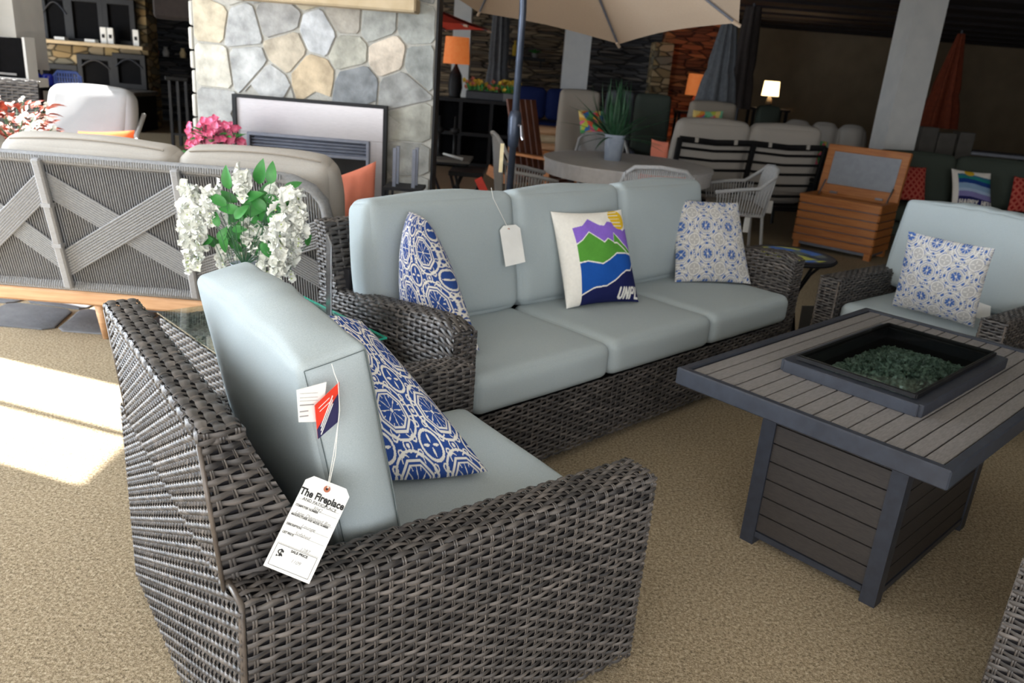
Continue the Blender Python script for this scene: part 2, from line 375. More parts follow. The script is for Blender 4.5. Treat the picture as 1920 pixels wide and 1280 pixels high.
def weave_build(name, acc, parent, m='wicker', backs=None):
    vs = []; fs = []; us = []; n = 0
    for P, U in acc:
        a, b = P.shape[:2]; vs.append(P.reshape(-1, 3)); us.append(U.reshape(-1, 2))
        i, j = np.meshgrid(np.arange(a-1), np.arange(b-1), indexing='ij'); q = (i*b+j).ravel()+n
        fs.append(np.stack([q, q+b, q+b+1, q+1], 1)); n += a*b
    V = np.concatenate(vs).astype(np.float32); Fq = np.concatenate(fs).astype(np.int32); UV = np.concatenate(us).astype(np.float32)
    mi = np.zeros(len(Fq), np.int32)
    if backs is not None and backs.n:
        BV = np.concatenate(backs.v)
        tris = []
    me = bpy.data.meshes.new(name); me.vertices.add(len(V)); me.vertices.foreach_set('co', V.ravel())
    me.loops.add(len(Fq)*4); me.loops.foreach_set('vertex_index', Fq.ravel())
    me.polygons.add(len(Fq)); me.polygons.foreach_set('loop_start', np.arange(len(Fq), dtype=np.int32)*4)
    me.update(calc_edges=True); me.materials.append(M[m])
    me.polygons.foreach_set('use_smooth', [True]*len(Fq))
    u = me.uv_layers.new(name='UVMap'); u.data.foreach_set('uv', UV[Fq.ravel()].ravel())
    o = link(bpy.data.objects.new(name, me)); o.parent = parent
    return o
def quadS(c00, c10, c11, c01):
    c = [np.array(x, float) for x in (c00, c10, c11, c01)]
    Lu = (np.linalg.norm(c[1]-c[0])+np.linalg.norm(c[2]-c[3]))/2; Lv = (np.linalg.norm(c[3]-c[0])+np.linalg.norm(c[2]-c[1]))/2
    n = np.cross(c[1]-c[0], c[3]-c[0])+np.cross(c[2]-c[3], c[2]-c[1]); n = np.cross(c[1]-c[0], c[3]-c[0]); n = n/np.linalg.norm(n)
    def S(u, v):
        s = (u/Lu)[:, None]; t = (v/Lv)[:, None]
        P = c[0]*(1-s)*(1-t)+c[1]*s*(1-t)+c[2]*s*t+c[3]*(1-s)*t
        return P, np.repeat(n[None], len(P), 0)
    return S, Lu, Lv
def wq(acc, a, b, c, d, **k):
    S, Lu, Lv = quadS(a, b, c, d); weave_add(acc, S, Lu, Lv, **k)
def sweepS(path, prof_fn, Lu):
    """path(u)->(origin,x-axis)…  profile polyline (y,z) with rounded corners, swept along local x"""
def profS(prof, x0, x1, topcurve=None, flip=False):
    """closed/open profile in (y,z) swept along x; topcurve(x01)->z scale offset"""
    pr = np.array(prof, float); seg = np.linalg.norm(np.diff(pr, axis=0), axis=1); cum = np.concatenate([[0], np.cumsum(seg)]); Lv = cum[-1]
    tan = np.gradient(pr, cum, axis=0); nn = np.stack([-tan[:, 1], tan[:, 0]], 1); nn /= np.linalg.norm(nn, axis=1)[:, None]
    if flip: nn = -nn
    Lu = abs(x1-x0)
    def S(u, v):
        y = np.interp(v, cum, pr[:, 0]); z = np.interp(v, cum, pr[:, 1]); ny = np.interp(v, cum, nn[:, 0]); nz = np.interp(v, cum, nn[:, 1])
        x = x0+(x1-x0)*u/Lu
        if topcurve is not None: z = z*topcurve(u/Lu)
        l = np.sqrt(ny**2+nz**2)+1e-9
        return np.stack([x, y, z], 1), np.stack([0*x, ny/l, nz/l], 1)
    return S, Lu, Lv
def rounded(pts, r, n=5):
    out = [np.array(pts[0], float)]
    for i in range(1, len(pts)-1):
        p = np.array(pts[i], float); a = np.array(pts[i-1], float)-p; b = np.array(pts[i+1], float)-p
        ra = min(r, np.linalg.norm(a)*.49, np.linalg.norm(b)*.49)
        a = p+a/np.linalg.norm(a)*ra; b = p+b/np.linalg.norm(b)*ra
        for t in np.linspace(0, 1, n): out.append((1-t)**2*a+2*t*(1-t)*p+t*t*b)
    out.append(np.array(pts[-1], float)); return out

# ---------------------------------------------------------------- soft goods
def cushion_mesh(mb, W, D, H, r=.045, crown=.02, n=22, wr=0.003, seed=0, sag=None):
    """box cushion centred on origin, W x D x H with crowned faces and soft wrinkles"""
    rs = np.random.RandomState(seed); hd = np.array([W, D, H])/2; r = min(r, hd.min()*.95)
    ph = rs.rand(8)*6.28; fr = rs.rand(8)*10+5
    def warp(P):
        core = np.clip(P, -(hd-r), hd-r); d = P-core; l = np.linalg.norm(d, axis=-1, keepdims=True)+1e-9
        Q = core+d/l*r; q = P/hd; nrm = d/l
        bul = np.stack([(1-q[..., 1]**2)*(1-q[..., 2]**2), (1-q[..., 0]**2)*(1-q[..., 2]**2), (1-q[..., 0]**2)*(1-q[..., 1]**2)], -1)
        Q = Q+np.sign(P)*bul*crown*(np.abs(q) > .999)
        x, y, z = Q[..., 0], Q[..., 1], Q[..., 2]
        wv = sum(np.sin(fr[i]*(x*math.cos(ph[i])+y*math.sin(ph[i])+z*math.sin(ph[i]*2))*2+ph[i]) for i in range(6))/6
        return Q+nrm*(wv*wr)[..., None]
    t = np.sin(np.linspace(-1, 1, n)*PI/2)
    for k in range(3):
        for s in (-1, 1):
            a, b = [(1, 2), (2, 0), (0, 1)][k]
            U, V = np.meshgrid(t, t, indexing='ij'); P = np.zeros(U.shape+(3,)); P[..., k] = s; P[..., a] = U; P[..., b] = V
            P = P*hd; G = warp(P); mb.grid(G if s == 1 else G.transpose(1, 0, 2))
def weld(o, d=.0004):
    import bmesh
    bm = bmesh.new(); bm.from_mesh(o.data); bmesh.ops.remove_doubles(bm, verts=bm.verts, dist=d)
    bm.to_mesh(o.data); bm.free(); return o
def cushion(name, W, D, H, m, parent=None, Mx=None, **k):
    mb = MB(); cushion_mesh(mb, W, D, H, **k); o = mb.build(name, m, parent, smooth=True); weld(o)
    if Mx is not None: o.matrix_local = Mx
    return o
def frame_matrix(o, x, y, z):
    x = Vector(x).normalized(); z = Vector(z); z = (z-x*z.dot(x)).normalized(); y = z.cross(x)
    return Matrix(((x.x, y.x, z.x, o[0]), (x.y, y.y, z.y, o[1]), (x.z, y.z, z.z, o[2]), (0, 0, 0, 1)))
BLUE = np.array([.030, .075, .28]); CREAM = np.array([.80, .77, .70]); 
def medallion(u, v, cells=3.2, pale=False):
    x = u*cells+.35; y = v*cells+.6; x = x-np.floor(x)-.5; y = y-np.floor(y)-.5
    r = np.hypot(x, y); th = np.arctan2(y, x); ax, ay = np.abs(x), np.abs(y)
    o8 = np.maximum(np.maximum(ax, ay), (ax+ay)/1.414)
    cx, cy = .5-ax, .5-ay; rc = np.hypot(cx, cy); tc = np.arctan2(cy, cx)
    ex = np.minimum(np.hypot(.5-ax, ay), np.hypot(ax, .5-ay))
    w = np.zeros_like(u)
    w = np.where((o8 > .285) & (o8 < .325), 1, w)
    w = np.where((np.abs(r-.43) < .019), 1, w)
    w = np.where((o8 < .285) & (o8 > .262), 0, w)
    w = np.where((o8 < .262) & (o8 > .235), 1, w)
    ins = o8 < .235
    k = np.abs(np.sin(4*th)); 
    w = np.where(ins & (r > .05) & (k*r < .017), 1, w)
    w = np.where(ins & (r > .12) & (r < .19) & (k*r < .036+.25*(r-.155)), 1, w)
    w = np.where(ins & (r > .20) & (np.abs(np.cos(4*th))*r < .03), 1, w)
    w = np.where(r < .032, 1, w)
    oc = rc < .235
    w = np.where(np.abs(rc-.21) < .022, 1, w)
    w = np.where((rc < .165) & (rc > .03) & (np.abs(np.sin(2*tc))*rc < .04*np.sin(np.clip((rc-.03)/.135, 0, 1)*PI)+.004), 1, w)
    w = np.where((o8 > .33) & (r < .41) & (np.abs(np.hypot(ax-.36, ay-.12)-.035) < .011), 1, w)
    w = np.where((o8 > .33) & (np.abs(np.hypot(cx-.30, cy-.10)-.045) < .013) & (rc > .235), 1, w); w = np.where((o8 > .33) & (np.abs(np.hypot(cx-.10, cy-.30)-.045) < .013) & (rc > .235), 1, w)
    w = np.where((o8 > .34) & (np.abs(np.hypot(cx-.36, cy-.20)-.08) < .010) & (np.sin(3*tc) > -.3), 1, w)
    w = np.where((np.abs(ex-.085) < .012), 1, w)
    w = np.where(ex < .035, 1, w)
    c = BLUE[None]*(1-w[:, None])+CREAM[None]*w[:, None]
    if pale:
        g = np.array([.42, .41, .395]); lite = np.array([.62, .605, .57])
        c = lite[None]*w[:, None]+g[None]*(1-w[:, None])
        bl = ((o8 > .325) & (np.abs(r-.43) > .02) & (w < .5) & (np.sin(8*th+.6) > .15) & (rc > .24)) | (ins & (r > .045) & (r < .17) & (k*r > .02) & (w < .5)) | ((o8 < .285) & (o8 > .268))
        c = np.where(bl[:, None], np.array([.055, .12, .33])[None], c)
    return c
SEG = {'U': [(0, 1, 0, .15), (0, .15, .25, 0), (.25, 0, .5, 0), (.5, 0, .6, .15), (.6, .15, .6, 1)], 'N': [(0, 0, 0, 1), (0, 1, .6, 0), (.6, 0, .6, 1)],
       'P': [(0, 0, 0, 1), (0, 1, .5, 1), (.5, 1, .6, .75), (.6, .75, .5, .5), (.5, .5, 0, .5)], 'L': [(0, 1, 0, 0), (0, 0, .55, 0)],
       'G': [(.6, .85, .45, 1), (.45, 1, .15, 1), (.15, 1, 0, .8), (0, .8, 0, .2), (0, .2, .15, 0), (.15, 0, .6, 0), (.6, 0, .6, .45), (.6, .45, .3, .45)],
       'H': [(0, 0, 0, 1), (.6, 0, .6, 1), (0, .5, .6, .5)], 'A': [(0, 0, .3, 1), (.3, 1, .6, 0), (.12, .38, .48, .38)], 'Y': [(0, 1, .3, .5), (.6, 1, .3, .5), (.3, .5, .3, 0)],
       'O': [(0, .1, 0, .9), (0, .9, .1, 1), (.1, 1, .5, 1), (.5, 1, .6, .9), (.6, .9, .6, .1), (.6, .1, .5, 0), (.5, 0, .1, 0), (.1, 0, 0, .1)],
       'R': [(0, 0, 0, 1), (0, 1, .5, 1), (.5, 1, .6, .75), (.6, .75, .5, .5), (.5, .5, 0, .5), (.3, .5, .6, 0)], 'S': [(.6, .9, .5, 1), (.5, 1, .1, 1), (.1, 1, 0, .75), (0, .75, .6, .3), (.6, .3, .5, 0), (.5, 0, 0, .05)]}
def draw_text(u, v, s, x0, y0, h, wt, slant=0, gap=.85):
    m = np.zeros(u.shape, bool); x = x0
    for chh in s:
        for (a, b, c, d) in SEG.get(chh, []):
            p = np.array([x+a*h*.8+b*h*slant, y0+b*h]); q = np.array([x+c*h*.8+d*h*slant, y0+d*h]); dd = q-p; L2 = dd@dd+1e-9
            t = np.clip(((u-p[0])*dd[0]+(v-p[1])*dd[1])/L2, 0, 1); m |= np.hypot(u-p[0]-t*dd[0], v-p[1]-t*dd[1]) < wt
        x += h*gap*(.8 if chh != ' ' else .6)
    return m
def mountains(u, v):
    u0, v0 = u, v
    ua = np.clip((u-.17)/.83, 0, 1)
    def ln(pts): p = np.array(pts); return np.interp(ua, p[:, 0], p[:, 1])
    wh = np.array([.82, .80, .74]); c = np.repeat(wh[None], len(u), 0)
    pur = ln([(0, .80), (.15, .82), (.28, .90), (.42, .82), (.5, .81), (.58, .86), (.66, .85), (.85, .75), (1, .80)])
    g1 = ln([(0, .62), (.10, .66), (.22, .74), (.42, .62), (.50, .66), (.60, .62), (.66, .62), (.85, .51), (1, .50)])
    g2 = ln([(0, 0), (.56, 0), (.60, .62), (.63, .72), (.78, .60), (.97, .50), (1, .48)])
    bl = ln([(0, .43), (.12, .44), (.33, .40), (.46, .44), (.60, .50), (.8, .50), (1, .48)])
    nv = ln([(0, .10), (.18, .16), (.38, .17), (.52, .22), (.64, .28), (.75, .32), (.85, .32), (.95, .38), (1, .40)])
    inn = (u > .17)
    def put(mask, colr): c[mask & inn] = colr
    put(v < pur, (.26, .14, .62)); gg = np.maximum(g1, g2)
    put(v < gg+.013, wh); put(v < gg, (.095, .32, .045)); put((np.abs(v-g1) < .008) & (g2 > g1), wh)
    put(v < bl+.013, wh); put(v < bl, (.012, .085, .38)); put(v < nv+.015, wh); put(v < nv, (.012, .016, .085))
    s = (np.hypot((u-.83)*1.0, (v-.885)*1.05) < .125) & (u-.83+(v-.88)*.3 > -.115) & (v > .76)
    c[s] = (.80, .52, .03); c[s & (np.sin(v*150) > .8) & (u < .88)] = wh
    put(draw_text(u, v, 'UNPLUG', .66, .035, .11, .013, .25, 1.0), (.78, .77, .72))
    return c
def waves(u, v):
    wh = np.array([.80, .76, .70]); c = np.repeat(wh[None], len(u), 0); inn = u > .12
    f = .035*np.sin(u*5.2)
    for lim, cl in ((.86, (.04, .17, .26)), (.80, (.03, .24, .20)), (.72, (.015, .05, .22)), (.60, (.25, .38, .55)), (.46, (.38, .50, .66)), (.38, (.22, .20, .42)), (.24, (.02, .02, .10))):
        c[(v < lim+f) & inn] = cl
    c[np.hypot((u-.42), (v-.93)*1.3) < .12] = (.70, .45, .03); c[(v < .80+f) & (v > .72+f) & inn] = (.02, .22, .20)
    c[draw_text(u, v, 'HAPPY HOUR', .17, .05, .125, .016, 0, .95) & inn] = wh*.9
    return c
def florals(u, v):
    c = np.zeros((len(u), 3)); pal = np.array([(.70, .10, .05), (.75, .35, .05), (.10, .35, .12), (.55, .60, .08), (.05, .18, .45), (.80, .6, .2), (.75, .15, .25), (.2, .5, .3)])
    sd = np.random.RandomState(5).rand(42, 2); d = ((u[:, None]-sd[:, 0])**2+(v[:, None]-sd[:, 1])**2); return pal[d.argmin(1) % 8]*1.0
def trellis(u, v):
    x = u*5; y = v*5; a = np.minimum(np.abs(np.hypot(x-np.round(x), y-np.round(y))-.42), np.abs(np.hypot(x-np.floor(x)-.5, y-np.floor(y)-.5)-.42))
    return np.where((a < .09)[:, None], np.array([.45, .10, .07])[None], np.array([.25, .012, .012])[None])
def throw_pillow(label, corners, thick, pat, name='throw_pillow', n=90, group=None, cat='pillow', backcol=None, m=None, ear=.05):
    """corners BL,BR,TR,TL seen from the printed side (world coordinates)"""
    BL, BR, TR, TL = [np.array(c, float) for c in corners]; ctr = (BL+BR+TR+TL)/4
    nrm = np.cross(BR-BL, TL-BL); nrm /= np.linalg.norm(nrm)
    t = np.linspace(0, 1, n); U, V = np.meshgrid(t, t, indexing='ij'); mb = MB(); cols = []
    a = 2*U-1; b = 2*V-1
    prof = ((1-a**2).clip(0)**.55*(1-b**2).clip(0)**.55)
    inset = ear*(1-b**2)*np.sign(a)*np.abs(a)**3; insv = ear*(1-a**2)*np.sign(b)*np.abs(b)**3
    Us = U-inset*.5; Vs = V-insv*.5
    P0 = (BL*(1-Us[..., None])*(1-Vs[..., None])+BR*Us[..., None]*(1-Vs[..., None])+TR*Us[..., None]*Vs[..., None]+TL*(1-Us[..., None])*Vs[..., None])
    wr = .003*np.sin(a*9+b*4)*np.sin(b*7)*prof
    F = P0+nrm*(thick/2*prof+wr)[..., None]; Bk = P0-nrm*(thick/2*prof+wr)[..., None]
    mb.grid(F-ctr); mb.grid((Bk-ctr)[::-1])
    uu, vv = U.ravel(), V.ravel()
    if m is None:
        cf = pat(uu, vv); cb = pat(U[::-1].ravel(), vv) if backcol is None else np.repeat(np.array(backcol)[None], len(uu), 0)
        cols = np.concatenate([cf, cb])
        o = mb.build('printed_cover' if False else name, M['patt'], None, smooth=True, cols=cols)
    else:
        o = mb.build(name, m, None, smooth=True)
    o.location = Vector(ctr)
    return tag(o, label, cat, group)
def text_part(name, body, size, m, parent, Mx, extrude=.0003, offset=0, align='CENTER', sx=1.0, shear=0):
    cu = bpy.data.curves.new(name, 'FONT'); cu.body = body; cu.size = size; cu.extrude = extrude; cu.offset = offset
    cu.align_x = align; cu.align_y = 'CENTER'; cu.shear = shear; cu.resolution_u = 3
    to = bpy.data.objects.new('tmp', cu); link(to); bpy.context.view_layer.update()
    dg = bpy.context.evaluated_depsgraph_get(); me = bpy.data.meshes.new_from_object(to.evaluated_get(dg))
    bpy.data.objects.remove(to); me.name = name
    if not me.materials: me.materials.append(m)
    else: me.materials[0] = m
    o = link(bpy.data.objects.new(name, me)); o.parent = parent; o.matrix_local = Mx @ Matrix.Diagonal((sx, 1, 1, 1))
    return o

# ================================================================ SETTING
def struct(name, mb, m, **k):
    o = mb.build(name, m, None, **k); o['kind'] = 'structure'; return o
CH = 2.78
mb = MB(); mb.box((1, 7.5, -.05), (26, 23, .1)); struct('floor', mb, M['carpet'])
mb = MB(); mb.box((4.4, 2.55, CH+.05), (19.3, 11.3, .1)); struct('ceiling', mb, mat('white_bounce_ceiling', 'd6d4cf', .9, 'e0deda', 4))  # unseen near ceiling, made white so its bounce brightens upward faces and carpet
mb = MB(); mb.box((1.4, 13.6, CH+.05), (25, 10.9, .1))
for i in range(9): mb.box((1.4, 9.7+i*1.1, CH-.02), (25, .05, .04))
struct('ceiling', mb, M['ceiling'])
# left window wall near the camera (out of frame), with tall windows
mb = MB(); X = -5.2
mb.box((X, 2.55, .1), (.16, 11.1, .2)); mb.box((X, 2.55, 2.63), (.16, 11.1, .3))
for (a, b) in ((-3, -2.6), (.4, 3.55), (4.47, 5.15), (7.6, 8.1)): mb.box((X, (a+b)/2, 1.34), (.16, b-a, 2.3))
struct('wall_left', mb, M['white'])
for i, (a, b) in enumerate(((-2.6, .4), (3.55, 4.47), (5.15, 7.6))):
    mb = MB(); 
    for yy in (a+.03, b-.03): mb.box((X, yy, 1.34), (.06, .06, 2.28))
    for zz in (.23, 2.45): mb.box((X, (a+b)/2, zz), (.06, b-a, .06))
    mb.box((X, (a+b)/2, 1.34), (.05, .035, 2.28)); struct('window_%d' % (i+1), mb, M['charcoal'])
mb = MB(); mb.box((-8.1, 8.12, 1.39), (5.8, .16, 2.78)); struct('wall_left_return', mb, M['white'])
mb = MB(); mb.box((-11, 14, .3), (.16, 10, .6)); mb.box((-11, 14, 2.65), (.16, 10, .3)); mb.box((-11, 17, 1.4), (.16, 4, 2.2)); struct('wall_left_far', mb, M['white'])
mb = MB(); mb.box((1, 19, 1.4), (26, .16, 2.8)); struct('wall_back', mb, M['tanwall'])
mb = MB(); mb.box((14, 8, 1.4), (.16, 22, 2.8)); struct('wall_right', mb, M['tanwall'])
mb = MB(); mb.box((9, -3, 1.4), (10, .16, 2.8)); mb.box((-4.9, -3, 1.4), (.6, .16, 2.8)); mb.box((-.3, -3, .15), (9, .16, .3)); mb.box((-.3, -3, 2.72), (9, .16, .12)); struct('wall_front', mb, M['white'])
mb = MB()
for xx in (-4.55, -1.7, 1.2, 3.95): mb.box((xx, -3, 1.5), (.08, .08, 2.4))
struct('window_4', mb, M['charcoal'])
# flagstone hearth floor
def clip_cells(seeds, poly):
    out = []
    for i, s in enumerate(seeds):
        P = [np.array(p, float) for p in poly]
        for j, t in enumerate(seeds):
            if i == j or not P: continue
            m_ = (np.array(s[:2])+np.array(t[:2]))/2; d = np.array(t[:2])-np.array(s[:2]); Q = []
            for k in range(len(P)):
                a, b = P[k], P[(k+1) % len(P)]; fa, fb = (a-m_)@d, (b-m_)@d
                if fa <= 0: Q.append(a)
                if fa*fb < 0: Q.append(a+(b-a)*fa/(fa-fb))
            P = Q
        out.append(P)
    return out
def stone_mesh(seeds, poly, colors, T, gap, depth, jit=.02):
    """T(x,y,h)->3D point; one mesh of raised stones"""
    mb = MB(); cols = []; rs = np.random.RandomState(3)
    for P, c in zip(clip_cells(seeds, poly), colors):
        if len(P) < 3: continue
        P = np.array(P); ctr = P.mean(0)
        # subdivide & round the outline, pull in by the joint
        Q = []
        for k in range(len(P)):
            a, b = P[k], P[(k+1) % len(P)]
            for t in (.12, .4, .65, .88): Q.append(a+(b-a)*t)
        Q = np.array(Q); d = ctr-Q; l = np.linalg.norm(d, axis=1, keepdims=True); Q = Q+d/l*np.minimum(gap, l*.5)*(1+.5*rs.rand(len(Q), 1))
        n = len(Q); Q2 = Q+(ctr-Q)/np.linalg.norm(ctr-Q, axis=1, keepdims=True)*gap*.7
        dh = depth*(.8+.4*rs.rand())
        v = [T(q[0], q[1], 0) for q in Q]+[T(q[0], q[1], dh*.75) for q in Q]+[T(q[0], q[1], dh) for q in Q2]+[T(ctr[0], ctr[1], dh*1.05)]
        f = [(i, (i+1) % n, n+(i+1) % n, n+i) for i in range(n)]+[(n+i, n+(i+1) % n, 2*n+(i+1) % n, 2*n+i) for i in range(n)]+[(2*n+i, 2*n+(i+1) % n, 3*n) for i in range(n)]
        mb.add(v, f); base = np.array(hexc(c)[:3]); base = base*.72+base.mean()*.28; cv = np.repeat(base[None], 3*n+1, 0)*(.9+.2*rs.rand(3*n+1, 1)); cols.append(cv)
    return mb, np.concatenate(cols)
rs = np.random.RandomState(21)
seeds = [(-4.9+.42*i+.16*rs.rand(), 4.05+.42*j+.2*rs.rand()) for i in range(12) for j in range(4)]
cl = [['6e6c69', '7c7873', '5f6063', '87817a', '737579'][rs.randint(5)] for _ in seeds]
mb, cc = stone_mesh(seeds, [(-5.1, 3.96), (-.5, 3.96), (-.5, 5.6), (-5.1, 5.6)], cl, lambda x, y, h: (x, y, .001+h), .012, .008)
struct('floor_hearth', mb, M['flag'], cols=cc, smooth=False)

# chimney breast with fieldstone face ---------------------------------
FY = 5.6
fpx = [(400, 38, 'c2b394'), (403, 124, 'c0baa8'), (405, 205, 'a2a29e'), (385, 270, '96968f'), (450, 52, 'a9aaa8'), (462, 122, 'adaeab'), (522, 36, '9d9b96'),
       (500, 160, 'aaaaa7'), (587, 138, 'b9a27c'), (600, 66, 'b6b8b9'), (540, 92, 'b3a58c'), (650, 34, 'a79f90'), (705, 42, '9b9c94'), (652, 95, 'a8a594'),
       (668, 158, '808486'), (728, 104, 'c6b59e'), (785, 50, '95978f'), (790, 118, '92958f'), (752, 168, '92928d'), (768, 232, '9b998b'), (765, 300, '908f87'), (770, 360, '94938a'),
       (415, 330, '8e8f89'), (400, 400, '9c9b91'), (420, -30, 'aaa69b'), (490, -40, '9b9c98'), (570, -30, 'b2a587'), (650, -45, '9d9e9b'), (730, -35, 'a59f8d'), (800, -40, '8f918d')]
sd = [tuple(at(x, y, FY))[0::2] for x, y, c in fpx]; sc = [c for _, _, c in fpx]
for i in range(14):
    sd.append((-2.2+1.55*rs.rand(), 2.1+.65*rs.rand())); sc.append(['98989a', 'b0a488', 'a09d94'][i % 3])
for i in range(10):
    sd.append((-2.2+1.55*rs.rand(), .05+.45*rs.rand())); sc.append(['98989a', '8f9090', 'a09d94'][i % 3])
FX0, FX1 = at(366, 120, FY).x, at(815, 120, FY).x
mb = MB(); ox0, ox1 = at(441, 173, FY).x, at(729, 195, FY).x; oz = 1.21
mb.box(((FX0+ox0)/2, FY+.12, CH/2), (ox0-FX0, .24, CH)); mb.box(((FX1+ox1)/2, FY+.12, CH/2), (FX1-ox1, .24, CH))
mb.box(((ox0+ox1)/2, FY+.12, (CH+oz)/2), (ox1-ox0, .24, CH-oz)); mb.box(((ox0+ox1)/2, FY+.12, .15), (ox1-ox0, .24, .3)); mb.box(((ox0+ox1)/2, FY+.36, .8), (ox1-ox0, .10, 1.1))
br = struct('wall_chimney', mb, mat('mortar', 'a3a097', .95, 'aeaba2', 60, bump=.4))
mb, cc = stone_mesh(sd, [(FX0, .0), (FX1, .0), (FX1, CH), (FX0, CH)], sc, lambda x, y, h: (x, FY-.001-h, y), .006, .010)
# drop stones over the opening
face = mb
keep = []; V = np.concatenate(face.v)
for fc in face.f:
    c = V[list(fc)].mean(0)
    if not (ox0 < c[0] < ox1 and .3 < c[2] < oz): keep.append(fc)
face.f = keep; face.mi = [0]*len(keep)
struct('wall_chimney_stone', face, M['stone'], cols=cc, smooth=False)
mb = MB(); rs2 = random.Random(4); z = 0
while z < CH:   # quoins down the left return
    h = rs2.uniform(.1, .17); mb.box((FX0-.012-rs2.random()*.012, FY+.11, z+h/2), (.03, .22, h-.012), b=.008); z += h
struct('trim_1', mb, mat('pale_quoin_stone', 'b3b0a8', .85, 'c2bfb6', 12, bump=.4))
mb = MB(); mb.box((FX1+.008, FY+.11, CH/2), (.016, .24, CH)); struct('trim_2', mb, M['black'])

# mantel shelf
mr = at(780, 24, FY-.2); ml = at(330, -6, FY-.2)
mb = MB(); mb.box(((mr.x-2.0)/2, FY-.11, mr.z+.045), (mr.x+2.0, .22, .09), b=.012)
mantel = mb.build('mantel_shelf', M['mantel']); tag(mantel, 'rough tan stone mantel shelf across the top of the fieldstone chimney', 'mantel shelf')
mb = MB(); p = at(742, -6, FY-.12); mb.box((p.x, p.y, mr.z+.09+.04), (.07, .05, .08), b=.004); c_ = mb.build('small_card_holder', M['paper']); tag(c_, 'small white card holder standing near the right end of the mantel', 'card holder')
mb = MB(); p = at(655, -6, FY-.12); mb.box((p.x, p.y, mr.z+.09+.05), (.10, .06, .10), b=.004); c_ = mb.build('black_box_ornament', M['black']); tag(c_, 'small black ornament standing on the middle of the mantel', 'ornament')

# steel fireplace insert
t = thing('fireplace_insert', 'brushed steel fireplace insert with louvred hood set in the stone chimney', 'fireplace', ((ox0+ox1)/2, FY-.035, .3))
W = ox1-ox0; H = oz-.3; lx = W*.11
mb = MB(); mb.box((-W/2+.012, -.01, H/2), (.025, .05, H)); mb.box((W/2-.012, -.01, H/2), (.025, .05, H)); mb.box((0, -.01, H-.01), (W, .05, .02)); mb.build('outer_trim', M['black'], t)
mb = MB(); mb.box((0, 0, H-.13), (W-.04, .03, .22)); mb.box((-W/2+.06, 0, (H-.241)/2), (.09, .03, H-.241)); mb.box((W/2-.07, 0, (H-.241)/2), (.11, .03, H-.241)); mb.build('surround', M['steel'], t)
mb = MB(); x0, x1 = -W/2+.105, W/2-.125
for zz in (H-.25, H-.36): mb.box(((x0+x1)/2, -.025, zz), (x1-x0, .03, .022), b=.004)
for xx in (x0, x1): mb.box((xx, -.025, (H-.24)/2), (.022, .03, H-.24), b=.004)
mb.build('door_frame', M['steeldark'], t)
mb = MB()
for i in range(4): mb.box(((x0+x1)/2, -.012, H-.275-i*.022), (x1-x0-.03, .03, .006), Matrix.Rotation(.5, 3, 'X'))
mb.build('louvre', mat('louvre_steel', '8d92a0', .4, '989dab', metal=.6), t)
mb = MB(); mb.box(((x0+x1)/2, -.02, (H-.37)/2), (x1-x0-.02, .006, H-.37)); mb.build('glass_door', clear_mat('fire_glass', (.7, .72, .74, 1), .02), t)
mb = MB(); mb.box(((x0+x1)/2, .30, .35), (x1-x0, .02, .7)); mb.box((x0, .16, .35), (.02, .26, .7)); mb.box((x1, .16, .35), (.02, .26, .7)); mb.box(((x0+x1)/2, .16, .01), (x1-x0, .26, .02))
mb.build('firebox', M['firebox'], t)
mb = MB()
for i in range(4): mb.tube([(x0+.15+i*.05, .12+.03*i, .08+.05*(i % 2)), (x1-.15-i*.06, .2-.03*i, .10+.05*((i+1) % 2))], .035, 8)
mb.build('gas_log', mat('charred_log', '5a4a3c', .9, '7a6a55', 15, bump=.5), t)

# tall candle lanterns on the hearth
def lantern(x, y, label, s=1.0):
    t = thing('candle_lantern', label, 'lantern', (x, y, .009), 0, None); h = .62*s; w_ = .17*s
    mb = MB()
    for a in (-1, 1):
        for b in (-1, 1): mb.box((a*w_/2, b*w_/2, h/2), (.014, .014, h))
    mb.box((0, 0, .01), (w_+.03, w_+.03, .02)); mb.box((0, 0, h), (w_+.05, w_+.05, .018)); mb.build('frame', M['black'], t)
    mb = MB()
    for a in (-1, 1):
        for b in (-1, 1): mb.box((a*w_*.32, b*w_*.32, h+.13), (.022, .022, .25))
    mb.build('prong', M['steeldark'], t)
    mb = MB(); mb.lathe([(0, .02), (.055, .02), (.055, .34), (.0, .35)], n=20); mb.build('candle', M['candle'], t)
    mb = MB()
    for a in (-1, 1): mb.box((a*(w_/2-.01), 0, h*.42), (.012, w_-.03, h*.8)); 
    mb.build('side_board', mat('weathered_board', '9a7a55', .8, 'ad8c66', 8, stretch=(8, 8, 1)), t)
    return t
p = at(760, 330, 5.25); lantern(p.x, 5.25, 'tall black candle lantern on the hearth right of the steel fireplace', 1.15)
p = at(405, 240, 5.36); lantern(p.x, 5.36, 'black candle lantern on the hearth behind the pink flowers', 1.1)

# columns ------------------------------------------------------------
def column(name, c, sx, sy, rz, m='white'):
    mb = MB(); mb.box((0, 0, CH/2), (sx, sy, CH)); mb.box((0, 0, .06), (sx+.03, sy+.03, .12)); o = struct(name, mb, M[m]); o.location = (c[0], c[1], 0); o.rotation_euler = (0, 0, rz)
column('column_1', (4.5, 10.2), .38, .38, R(4.2))
column('column_2', (-5.04, 8.15), .25, .48, 0)
a = at(1062, 100, 13.5); column('column_3', (a.x+.17, 13.7), .42, .4, 0)
a = at(868, 30, 14.5); column('column_4', (a.x, 14.6), .30, .3, 0)

